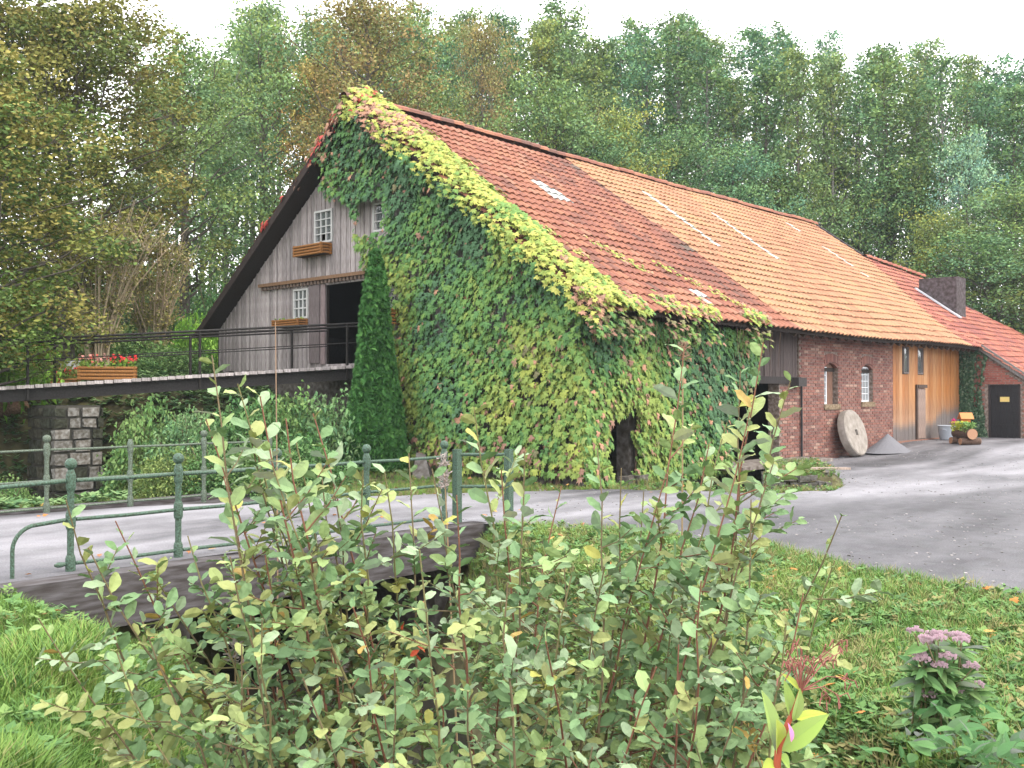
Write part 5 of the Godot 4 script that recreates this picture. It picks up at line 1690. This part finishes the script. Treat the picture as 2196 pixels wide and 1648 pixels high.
	for i in 9000:
		var p := Vector3(rf(-13, 0.2), 0, -3.6 - 12.0 * rng.randf())
		if p.z > -6.0 and p.x > -6.5 and rng.randf() < 0.82: continue
		p.y = land(p.x, p.z) + rf(-0.02, 0.12)
		list.append([Transform3D(Basis(Vector3.UP, rf(0, TAU)) * Basis.from_scale(Vector3.ONE * rf(0.07, 0.17)), p), rng.randi() % 4])
	for i in 9000:
		var p := view(rf(-100, 800), rf(26, 60))
		if p.x > -0.6 and p.z > -13.5: continue
		p.y = land(p.x, p.z)
		list.append([Transform3D(Basis(Vector3.UP, rf(0, TAU)) * Basis.from_scale(Vector3.ONE * rf(0.15, 0.4)), p), rng.randi() % 4])
	scatter("ground_cover", null, tex["sprig"], leafy("leaf"), g, list)

# ---------- the big shrub in front ----------
func shrub_leaf(sd: int) -> ArrayMesh:
	var b := MB.new()
	var r := RandomNumberGenerator.new()
	r.seed = sd
	var fold := r.randf_range(0.12, 0.38)
	var bend := r.randf_range(-0.1, 0.35)
	var twist := r.randf_range(-0.25, 0.25)
	var ys := [-0.12, 0.0, 0.14, 0.32, 0.5, 0.68, 0.84, 0.95, 1.02]
	var ws := [0.008, 0.012, 0.13, 0.23, 0.275, 0.27, 0.2, 0.1, 0.0]
	var at := func(i: int, s: float) -> Vector3:
		var w: float = ws[i] * (1.0 + r.randf_range(-0.13, 0.1)) * s
		var y: float = ys[i]
		return Vector3(w, y + 0.03 * absf(s) * r.randf_range(-1, 1), -bend * y * y + fold * absf(w) + twist * w * y + 0.03 * sin(i * 2.1 + sd + s) * absf(s))
	var mids := []
	for i in ys.size(): mids.append(at.call(i, 0.0))
	for s in [-1.0, 1.0]:
		var pe: Vector3 = at.call(0, s)
		for i in ys.size() - 1:
			var e: Vector3 = at.call(i + 1, s)
			if s > 0: b.quad(mids[i], pe, e, mids[i + 1])
			else: b.quad(pe, mids[i], mids[i + 1], e)
			pe = e
	return b.done()
func add_leaf(list: Array, at: Vector3, along: Vector3, size: float, c: int) -> void:
	var d := along.normalized()
	var up := Vector3(rf(-0.9, 0.9), 1.0, rf(-0.9, 0.9))
	var x := d.cross(up).normalized()
	var z := x.cross(d)
	list.append([Transform3D(Basis(x, d, z) * Basis(Vector3.UP, rf(-0.5, 0.5)) * Basis.from_scale(Vector3.ONE * size), at), c])
func foreground_shrub() -> void:
	var home := view(1040, 3.75)
	home.y = -0.95
	var t := thing("sallow_shrub", "big loose sallow shrub with grey green leaves in the foreground", "shrub", home)
	# [tip column, tip row, depth, lean of the base in columns, bow]
	var tips := [[455, 762, 3.35, -120, 0.2], [610, 905, 3.2, -60, 0.1], [505, 830, 3.45, -150, 0.15], [1012, 868, 3.5, 0, 0.0], [1630, 735, 3.4, 160, 0.15], [1690, 815, 3.6, 170, 0.2], [1470, 745, 3.7, 140, 0.05], [1130, 965, 3.3, 30, 0.0], [1285, 955, 3.6, 90, 0.1],
		[135, 1075, 3.1, -260, 0.35], [240, 1115, 3.4, -230, 0.3], [1800, 1108, 3.5, 220, 0.25], [1790, 1195, 3.2, 260, 0.3], [1615, 1075, 3.3, 200, 0.1], [775, 1010, 3.4, -60, 0.0], [690, 1000, 3.7, -90, 0.1], [880, 960, 3.9, -20, 0.0], [1200, 1040, 4.0, 40, 0.0], [1380, 1060, 3.9, 110, 0.1], [1560, 905, 3.9, 170, 0.1], [590, 1090, 3.9, -120, 0.1], [480, 1010, 3.7, -170, 0.2], [980, 1060, 3.1, 0, 0.1],
		[300, 1330, 3.2, -200, 0.3], [500, 1190, 3.1, -190, 0.15], [560, 1330, 2.9, -160, 0.1], [1690, 1330, 3.0, 230, 0.2], [1500, 1250, 2.95, 180, 0.1], [760, 1300, 2.9, -90, 0.0], [1080, 1250, 2.9, 10, 0.0], [1290, 1210, 3.0, 90, 0.05], [900, 1180, 2.95, -40, 0.0], [1180, 1370, 2.8, 60, 0.0], [1400, 1420, 2.85, 130, 0.1], [650, 1440, 2.85, -130, 0.1], [850, 1440, 2.8, -60, 0.0], [1000, 1480, 2.75, 0, 0.0], [1600, 1480, 3.0, 190, 0.1]]
	for q in [[190, 1180, 3.2, -150, 0.3], [330, 1240, 3.4, -130, 0.3], [90, 1330, 3.1, -150, 0.35], [250, 1400, 3.0, -120, 0.3], [400, 1150, 3.5, -110, 0.2], [1730, 1270, 3.2, 150, 0.3], [560, 850, 3.3, -110, 0.1], [530, 925, 3.5, -140, 0.15], [640, 950, 3.4, -80, 0.1], [585, 1000, 3.2, -100, 0.1], [720, 1040, 3.5, -70, 0.0], [830, 1015, 3.6, -30, 0.0], [930, 1010, 3.7, 0, 0.0], [1590, 800, 3.5, 160, 0.15], [1610, 890, 3.4, 180, 0.15], [1520, 950, 3.6, 140, 0.1], [1440, 990, 3.5, 120, 0.1], [1660, 985, 3.3, 200, 0.2], [1335, 1010, 3.5, 90, 0.05], [1070, 1010, 3.4, 10, 0.0], [445, 905, 3.4, -170, 0.2], [680, 890, 3.6, -60, 0.05]]: tips.append(q)
	for i in 24:
		var u := rf(470, 1640)
		tips.append([u, rf(1090, 1620) + 120 * absf(u - 1000) / 700.0, rf(2.8, 4.2), (u - 1040) * 0.4, rf(0.0, 0.3)])
	var leaves := []
	var pal := [Color(0.187, 0.281, 0.129), Color(0.154, 0.248, 0.119), Color(0.220, 0.303, 0.119), Color(0.281, 0.336, 0.129), Color(0.331, 0.330, 0.089), Color(0.331, 0.231, 0.069), Color(0.237, 0.314, 0.184), Color(0.352, 0.066, 0.030), Color(0.122, 0.204, 0.089), Color(0.259, 0.286, 0.109)]
	var barks := [mat("young bark", Color(0.15, 0.115, 0.065), 0.8), mat("red bark", Color(0.19, 0.085, 0.055), 0.75), mat("green bark", Color(0.17, 0.15, 0.07), 0.8)]
	for q in tips:
		var tip := view(q[0], q[2], q[1])
		var base := view(1040 + q[3] * 0.7 + rf(-70, 70), 3.75 + rf(-0.25, 0.25))
		base.y = land(base.x, base.z) - 0.05
		if base.y < -1.1: base.y = -1.1
		var ctl := base.lerp(tip, 0.42) + Vector3(0, 0.12 + q[4] * 0.3, 0) + (base - home) * Vector3(0.9, 0, 0.9) + Vector3(rf(-1, 1), rf(-0.3, 0.2), rf(-1, 1)) * 0.11
		var pts := []
		var rad := []
		var n := 14
		var total := base.distance_to(tip)
		for i in n + 1:
			var f := float(i) / n
			var p := base.lerp(ctl, f).lerp(ctl.lerp(tip, f), f)
			pts.append(p - home + Vector3(rf(-1, 1), rf(-1, 1), rf(-1, 1)) * 0.012)
			rad.append(lerpf(0.0095, 0.0022, f))
		var st := MB.new()
		st.tube(pts, rad, 6)
		var bright: float = sm(1150, 850, q[1])
		var step := 0.034 / total
		var f := 0.4
		var k := 0
		while f < 1.0:
			var i0 := mini(int(f * n), n - 1)
			var p: Vector3 = pts[i0].lerp(pts[i0 + 1], f * n - i0)
			var d: Vector3 = (pts[i0 + 1] - pts[i0]).normalized()
			var a := k * 2.4 + rf(-0.4, 0.4)
			var side := d.cross(Vector3(0.3, 0.2, 1)).normalized().rotated(d, a)
			var c: int = [0, 1, 8, 6, 2, 9][rng.randi() % 6]
			if rng.randf() < 0.05 + 0.35 * bright * sm(0.75, 1.0, f): c = [3, 9, 3, 2][rng.randi() % 4] if rng.randf() < 0.94 else 4
			elif rng.randf() < 0.02: c = 4 + rng.randi() % 2
			if rng.randf() < (0.85 if f > 0.6 else 0.45):
				add_leaf(leaves, p, side + d * rf(0.35, 1.0) + Vector3(0, 0.1, 0), rf(0.042, 0.078) * (1.0 + 0.35 * bright * sm(0.6, 0.9, f)) * (1.0 if f < 0.96 else 0.75), c)
			if k % 3 == 0 and f < 0.88:
				var ln := rf(0.12, 0.46) * (1.2 - f * 0.65)
				var e := p + (side * 1.0 + d * 0.6 + Vector3(rf(-0.3, 0.3), rf(-0.1, 0.25), rf(-0.3, 0.3))).normalized() * ln
				var m := p.lerp(e, 0.5) + Vector3(0, -0.015, 0)
				st.tube([p, m, e], [0.003, 0.0022, 0.0013], 5)
				var nl := int(ln / 0.027) + 2
				for j in nl:
					var g := 0.25 + 0.75 * (j + 0.5) / nl
					var lp := p.lerp(m, g * 2.0) if g < 0.5 else m.lerp(e, g * 2.0 - 1.0)
					var sd := side.rotated(d, j * 2.6 + rf(-0.3, 0.3))
					if rng.randf() < 0.12: c = [0, 1, 8, 9, 2, 3, 6][rng.randi() % 7]
					add_leaf(leaves, lp, sd + (e - p).normalized() * rf(0.5, 1.2), rf(0.038, 0.074), c)
			f += step; k += 1
		obj("stem", st, barks[[0, 2, 0, 1][rng.randi() % 4]], t)
	for i in 5:
		add_leaf(leaves, view(880 + rf(-14, 30), 3.3, 1350 + rf(-60, 60)) - home, Vector3(rf(-1, 1), rf(-1, 0.2), rf(-1, 1)), 0.035, 7)
	print("shrub leaves ", leaves.size())
	var lm := leafy("shrub leaf", Color.WHITE, 0.35, 0.5)
	pieces("leaf", t, range(1, 9).map(func(i): return shrub_leaf(i)), lm, pal, leaves)

func lance(len: float, wide: float, bend: float) -> ArrayMesh:
	var b := MB.new()
	for i in 8:
		var f0 := i / 8.0
		var f1 := (i + 1) / 8.0
		var w0 := wide * pow(sin(PI * pow(f0, 0.8)), 0.9)
		var w1 := wide * pow(maxf(sin(PI * pow(f1, 0.8)), 0.0), 0.9)
		for s in [-1.0, 1.0]:
			var a := Vector3(0, f0 * len, -bend * f0 * f0)
			var c := Vector3(0, f1 * len, -bend * f1 * f1)
			var p := a + Vector3(s * w0, 0, w0 * 0.35)
			var q := c + Vector3(s * w1, 0, w1 * 0.35)
			if s > 0: b.quad(a, p, q, c)
			else: b.quad(p, a, c, q)
	return b.done()
func foreground_flowers() -> void:
	# balsam with a red stem, close to the eye at the lower right
	var foot := view(1668, 2.7)
	foot.y = land(foot.x, foot.z) - 0.02
	var t := thing("balsam_plant", "balsam plant with red stem, long yellow green leaves and red seed twigs", "plant", foot)
	var nodes := []
	for q in [[1660, 1800], [1664, 1648], [1668, 1600], [1690, 1545], [1702, 1520], [1716, 1480]]: nodes.append(view(q[0], 2.7, q[1]) - foot)
	nodes.push_front(Vector3.ZERO)
	var red := mat("red stem", Color(0.30, 0.07, 0.035), 0.5)
	var st := MB.new()
	st.tube(nodes, [0.014, 0.012, 0.011, 0.010, 0.008, 0.007, 0.006], 8)
	obj("stem", st, red, t)
	var ym := leafy("balsam leaf", Color(0.35, 0.42, 0.06), 0.5, 0.5)
	var gm := leafy("balsam green leaf", Color(0.24, 0.36, 0.06), 0.5, 0.5)
	for q in [[1664, 1610, 1640, 1480, 0.03, gm], [1664, 1612, 1672, 1545, 0.032, ym], [1670, 1608, 1775, 1530, 0.03, gm], [1664, 1640, 1635, 1650, 0.025, ym], [1702, 1540, 1776, 1525, 0.016, ym], [1698, 1545, 1685, 1455, 0.018, gm], [1700, 1545, 1720, 1480, 0.018, gm], [1716, 1480, 1680, 1440, 0.011, ym], [1670, 1620, 1700, 1645, 0.02, gm]]:
		var a := view(q[0], 2.7, q[1]) - foot
		var e := view(q[2], 2.7 + rf(-0.1, 0.05), q[3]) - foot
		var d := (e - a)
		var x := d.cross(Vector3(0.2, 0.9, 0.3) + Vector3(-0.7, 0, 0.68) * 0.9).normalized()
		var o := obj("leaf", lance(d.length(), q[4], 0.012), q[5], t)
		o.transform = Transform3D(Basis(x, d.normalized(), x.cross(d.normalized())), a)
	var tw := MB.new()
	for i in 15:
		var s := view(1716, 2.7, 1480) - foot
		var u := rf(1675, 1825)
		var v := rf(1375, 1500) if u > 1730 else rf(1370, 1440)
		var e := view(u, 2.7 + rf(-0.08, 0.08), v) - foot
		var m := s.lerp(e, 0.55) + Vector3(0, 0.02, 0)
		tw.tube([s, m, e], [0.0022, 0.0016, 0.001], 5)
		for j in 4:
			var z := e + Vector3(rf(-0.02, 0.02), rf(-0.03, 0.02), rf(-0.02, 0.02))
			tw.tube([m.lerp(e, 0.6 + j * 0.1), z], [0.0014, 0.001], 4)
			tw.tube([z, z + Vector3(rf(-0.01, 0.01), -0.018, rf(-0.01, 0.01))], [0.0022, 0.0016], 5)
	obj("seed_twigs", tw, mat("coral twig", Color(0.26, 0.10, 0.08), 0.6), t)
	var pk := obj("pink_bud", lance(0.05, 0.012, 0.01), leafy("pink bud", Color(0.62, 0.2, 0.42), 0.5), t)
	pk.position = view(1695, 2.66, 1590) - foot
	# hemp agrimony, pink heads on leafy stems
	var hf := view(1990, 5.0)
	hf.y = land(hf.x, hf.z)
	var h := thing("pink_flowering_herb", "leafy herb with many dusty pink flower heads at the lower right", "flowering plant", hf)
	var heads := [[1960, 1358], [1985, 1376], [2000, 1366], [2026, 1366], [2050, 1368], [2062, 1372], [1990, 1382], [1972, 1410], [1988, 1420], [2012, 1432], [2030, 1414], [2083, 1434], [2092, 1474], [2050, 1484], [1988, 1494], [2010, 1374], [2060, 1380], [1975, 1418]]
	var lv := []
	var palmate := lance(1.0, 0.16, 0.2)
	for q in heads:
		var tip := view(q[0], 4.7 + rf(-0.15, 0.1), q[1]) - hf
		var base := Vector3(tip.x * 0.3 + rf(-0.15, 0.15), 0, tip.z * 0.3 + rf(-0.15, 0.15))
		var s := MB.new()
		var pts := [base, base.lerp(tip, 0.5) + Vector3(0, 0.04, 0), tip]
		s.tube(pts, [0.006, 0.005, 0.003], 5)
		obj("stem", s, mat("herb stem", Color(0.2, 0.16, 0.09), 0.8), h)
		var fl := MB.new()
		for i in 46:
			var a := rf(0, TAU)
			var r := 0.034 * sqrt(rng.randf())
			var c := Vector3(cos(a) * r, 0.018 - r * r * 9.0 + rf(-0.006, 0.006), sin(a) * r)
			var up := Vector3(cos(a) * r * 14, 1, sin(a) * r * 14).normalized() * rf(0.008, 0.016)
			var sd := up.cross(Vector3(rf(-1, 1), 0.2, rf(-1, 1))).normalized() * 0.004
			fl.quad(c - sd, c + sd, c + up + sd * 1.6, c + up - sd * 1.6)
			var s2 := up.cross(sd).normalized() * 0.004
			fl.quad(c - s2, c + s2, c + up + s2 * 1.6, c + up - s2 * 1.6)
		var fo := obj("flower_head", fl, leafy("dusty pink", Color(0.50, 0.345, 0.40), 0.4, 0.8), h)
		fo.position = tip
		for i in 26:
			var f := rf(0.05, 0.93)
			var p: Vector3 = base.lerp(tip, f) + Vector3(0, 0.04 * sin(PI * f), 0)
			add_leaf(lv, p, Vector3(rf(-1, 1), rf(-0.25, 0.5), rf(-1, 1)), rf(0.08, 0.15), rng.randi() % 4)
	pieces("leaf", h, [palmate], leafy("leaf"), [Color(0.10, 0.20, 0.07), Color(0.13, 0.24, 0.08), Color(0.08, 0.165, 0.06), Color(0.17, 0.27, 0.10)], lv, 120)
	# white seed heads on dry stalks
	for q in [[952, 985, 4.6, "white fluffy seed head on a tall stalk beside the square railing post"], [735, 1420, 3.6, "white fluffy seed head low in the shrub above the dark stream"], [505, 1390, 3.5, "small white seed head at the left side of the shrub"], [1465, 745, 4.2, "brown curled seed tip standing above the shrub's right side"]]:
		var p := view(q[0], q[2], q[1])
		var b0 := Vector3(p.x + rf(-0.1, 0.1), land(p.x, p.z), p.z + rf(-0.1, 0.1))
		var w := thing("seed_head_stalk", q[3], "plant", b0)
		var s := MB.new()
		s.tube([Vector3.ZERO, (p - b0) * 0.55 + Vector3(0.02, 0, 0), p - b0], [0.006, 0.005, 0.003], 5)
		obj("stem", s, mat("dry stalk", Color(0.25, 0.18, 0.1), 0.9), w)
		var fl := MB.new()
		var long: float = 0.14 if int(q[0]) == 952 else 0.06
		for i in 200 if long > 0.1 else 80:
			var c := (p - b0) + Vector3(rf(-0.02, 0.02), rf(-long, 0.02), rf(-0.02, 0.02))
			var a := Vector3(rf(-1, 1), rf(-0.2, 1), rf(-1, 1)).normalized() * 0.02
			var sd := a.cross(Vector3(rf(-1, 1), rf(-1, 1), rf(-1, 1))).normalized() * 0.003
			fl.quad(c - sd, c + sd, c + a + sd, c + a - sd)
		obj("fluff", fl, leafy("seed fluff", Color(0.30, 0.25, 0.23), 0.4, 0.9) if int(q[0]) != 1465 else leafy("brown tip", Color(0.2, 0.13, 0.08), 0.3, 0.9), w)
	# a tall dry stem that crosses in front of the bridge
	var ds := thing("dry_stem", "thin tan dry stem standing up in front of the gable and footbridge rail", "plant", Vector3.ZERO)
	var da := view(590, 4.3, 690)
	var db := view(596, 4.3, 1150)
	ds.position = Vector3(db.x, land(db.x, db.z), db.z)
	var dm := MB.new()
	dm.tube([Vector3.ZERO, db - ds.position, da - ds.position], [0.0035, 0.003, 0.002], 6)
	obj("stem", dm, mat("tan stem", Color(0.25, 0.165, 0.11), 0.85), ds)
	# broad dock leaves at the lower right, and other leafy herbs as separate plants
	var dock := lance(1.0, 0.2, 0.3)
	for q in [[1880, 3.9, 9, 0.19, 0, "broad-leaved dock left of the pink herb's foot"], [1780, 3.9, 8, 0.18, 0, "dock with broad leaves right behind the balsam"], [2120, 4.2, 16, 0.14, 1, "deep green leafy herb at the lower right corner"], [2200, 4.0, 16, 0.15, 1, "deep green herb cut off by the right edge"], [2050, 4.3, 18, 0.13, 1, "deep green herb below the pink flower heads"], [1960, 4.0, 14, 0.12, 2, "light green herb at the bottom edge below the pink flowers"], [2160, 3.7, 12, 0.12, 3, "yellow green leafy herb in the lower right corner"], [1860, 3.7, 13, 0.12, 2, "light green herb right of the balsam at the bottom edge"]]:
		var p := view(q[0], q[1])
		p.y = land(p.x, p.z)
		var o := thing("leafy_herb", q[5], "plant", p)
		var cols := [[Color(0.09, 0.19, 0.055), Color(0.12, 0.23, 0.065)], [Color(0.06, 0.145, 0.05), Color(0.085, 0.18, 0.06)], [Color(0.14, 0.245, 0.075), Color(0.11, 0.21, 0.065)], [Color(0.24, 0.33, 0.05), Color(0.19, 0.28, 0.055)]]
		var l := []
		var many: int = q[2] * (4 if q[4] != 0 else 2)
		for i in many:
			var a := rf(0, TAU)
			var y := rf(0.02, 0.34) if q[4] != 0 else rf(0.02, 0.2)
			add_leaf(l, Vector3(rf(-0.3, 0.3), y, rf(-0.3, 0.3)), Vector3(cos(a), rf(0.2, 1.2), sin(a)), rf(0.6, 1.2) * q[3] * (0.75 if q[4] != 0 else 1.0), rng.randi() % 2)
		pieces("leaf", o, [dock], leafy("leaf"), cols[q[4]], l, 40)

# ---------- grass, weeds, fallen leaves ----------
func grass() -> void:
	var tuft := MB.new()
	for i in 13:
		var a := TAU * i / 13.0 * 2.0 + rf(-0.3, 0.3)
		var lean := rf(0.15, 0.65)
		var hgt := rf(0.6, 1.1)
		var o := Vector3(cos(a), 0, sin(a))
		var s := Vector3(-sin(a), 0, cos(a)) * 0.02
		var b0 := o * rf(0, 0.12)
		var m := b0 + o * lean * 0.35 + Vector3(0, hgt * 0.6, 0)
		var e := b0 + o * lean + Vector3(0, hgt * (1.0 - lean * 0.35), 0)
		tuft.quad(b0 - s, b0 + s, m + s * 0.8, m - s * 0.8)
		tuft.tri(m - s * 0.8, m + s * 0.8, e)
	var tm := tuft.done()
	var pal := [Color(0.10, 0.195, 0.045), Color(0.13, 0.23, 0.05), Color(0.17, 0.255, 0.06), Color(0.21, 0.235, 0.075), Color(0.25, 0.225, 0.10), Color(0.075, 0.155, 0.045)]
	var list := []
	var weeds := []
	var dead := []
	var tries := 0
	while tries < 160000:
		tries += 1
		var depth := 2.6 + 20.0 * pow(rng.randf(), 1.7)
		var p := view(rf(-250, 2450) if tries < 120000 else (rf(-900, -250) if rng.randf() < 0.35 else rf(2450, 3700)), depth)
		if on_road(p.x, p.z) or (p.x > -0.1 and p.z < 0.0) or p.x > 8.0: continue
		if p.z < 2.35 and p.z > -3.6 and p.x < -4.9: continue
		if p.z < -6.2: continue
		if p.x > 1.4 and p.x < 7.0 and p.z > 0 and pit_side(p.x, p.z) < 0.0: continue
		var y := land(p.x, p.z)
		if y < -1.35: continue
		var left := p.x < stream_x(p.z) - 1.2 and p.z > 2.0
		var k := ns(p.x * 0.8, p.z * 0.8, 90) + rf(-0.3, 0.3)
		if left or rng.randf() < 0.55 + 0.5 * ns(p.x * 0.5, p.z * 0.5, 95) or p.z < 1.0:
			var hg := (rf(0.1, 0.2 + 0.2 * sm(-0.3, 0.5, ns(p.x * 1.2, p.z * 1.2, 97))) if left else rf(0.05, 0.2)) * (0.5 if left and p.z < 4.6 else 1.0)
			if p.z < 1.5 and p.x < 1.0: hg = rf(0.06, 0.14)
			var c := 2 if k > 0.25 else (1 if k > -0.1 else 0)
			if rng.randf() < 0.16: c = 3 + rng.randi() % 3
			if left and rng.randf() < 0.10: weeds.append([Transform3D(Basis(Vector3.UP, rf(0, TAU)) * Basis(Vector3.RIGHT, rf(-0.4, 0.4)) * Basis.from_scale(Vector3.ONE * rf(0.03, 0.08)), Vector3(p.x, y + rf(0.02, 0.16), p.z)), rng.randi() % 3])
			if not left and rng.randf() < 0.35: c = 3 + rng.randi() % 2
			list.append([Transform3D(Basis(Vector3.UP, rf(0, TAU)) * Basis(Vector3.RIGHT, rf(-0.3, 0.3)) * Basis.from_scale(Vector3(hg * 0.9, hg, hg * 0.9)), Vector3(p.x, y - 0.01, p.z)), c])
		elif not left:
			weeds.append([Transform3D(Basis(Vector3.UP, rf(0, TAU)) * Basis(Vector3.RIGHT, rf(-0.3, 0.3)) * Basis.from_scale(Vector3.ONE * rf(0.025, 0.075)), Vector3(p.x, y + rf(0.0, 0.08), p.z)), [0, 1, 1, 2, 5, 2, 0, 1, 1, 3][rng.randi() % 10]])
		if rng.randf() < 0.005: dead.append([Transform3D(facing(Vector3(rf(-0.6, 0.6), 1, rf(-0.6, 0.6)), Vector3(rf(-1, 1), 0, rf(-1, 1))) * Basis.from_scale(Vector3.ONE * rf(0.05, 0.09)), Vector3(p.x, y + rf(0.05, 0.12), p.z)), rng.randi() % 3])
	for i in 130:
		var p := Vector3(rf(-11, 0), 0.055, rf(-3.2, 2.0))
		if not on_road(p.x, p.z): continue
		if p.z > -2.2 and p.z < 1.3 and rng.randf() < 0.75: continue
		dead.append([Transform3D(facing(Vector3(rf(-0.3, 0.3), 1, rf(-0.3, 0.3)), Vector3(rf(-1, 1), 0, rf(-1, 1))) * Basis.from_scale(Vector3.ONE * rf(0.05, 0.08)), p), rng.randi() % 3])
	scatter("grass", null, tm, leafy("grass blade", Color.WHITE, 0.45, 0.6), pal, list)
	scatter("weeds", null, tex["sprig"], leafy("leaf"), [Color(0.085, 0.17, 0.055), Color(0.11, 0.205, 0.065), Color(0.15, 0.235, 0.07), Color(0.22, 0.20, 0.08), Color(0.24, 0.16, 0.085), Color(0.07, 0.135, 0.05)], weeds)
	scatter("fallen_leaves", null, creeper_leaf(), leafy("leaf"), [Color(0.40, 0.17, 0.05), Color(0.32, 0.15, 0.07), Color(0.45, 0.26, 0.08)], dead)
func on_road(x: float, z: float) -> bool: return Geometry2D.is_point_in_polygon(Vector2(x, z), road_edge)
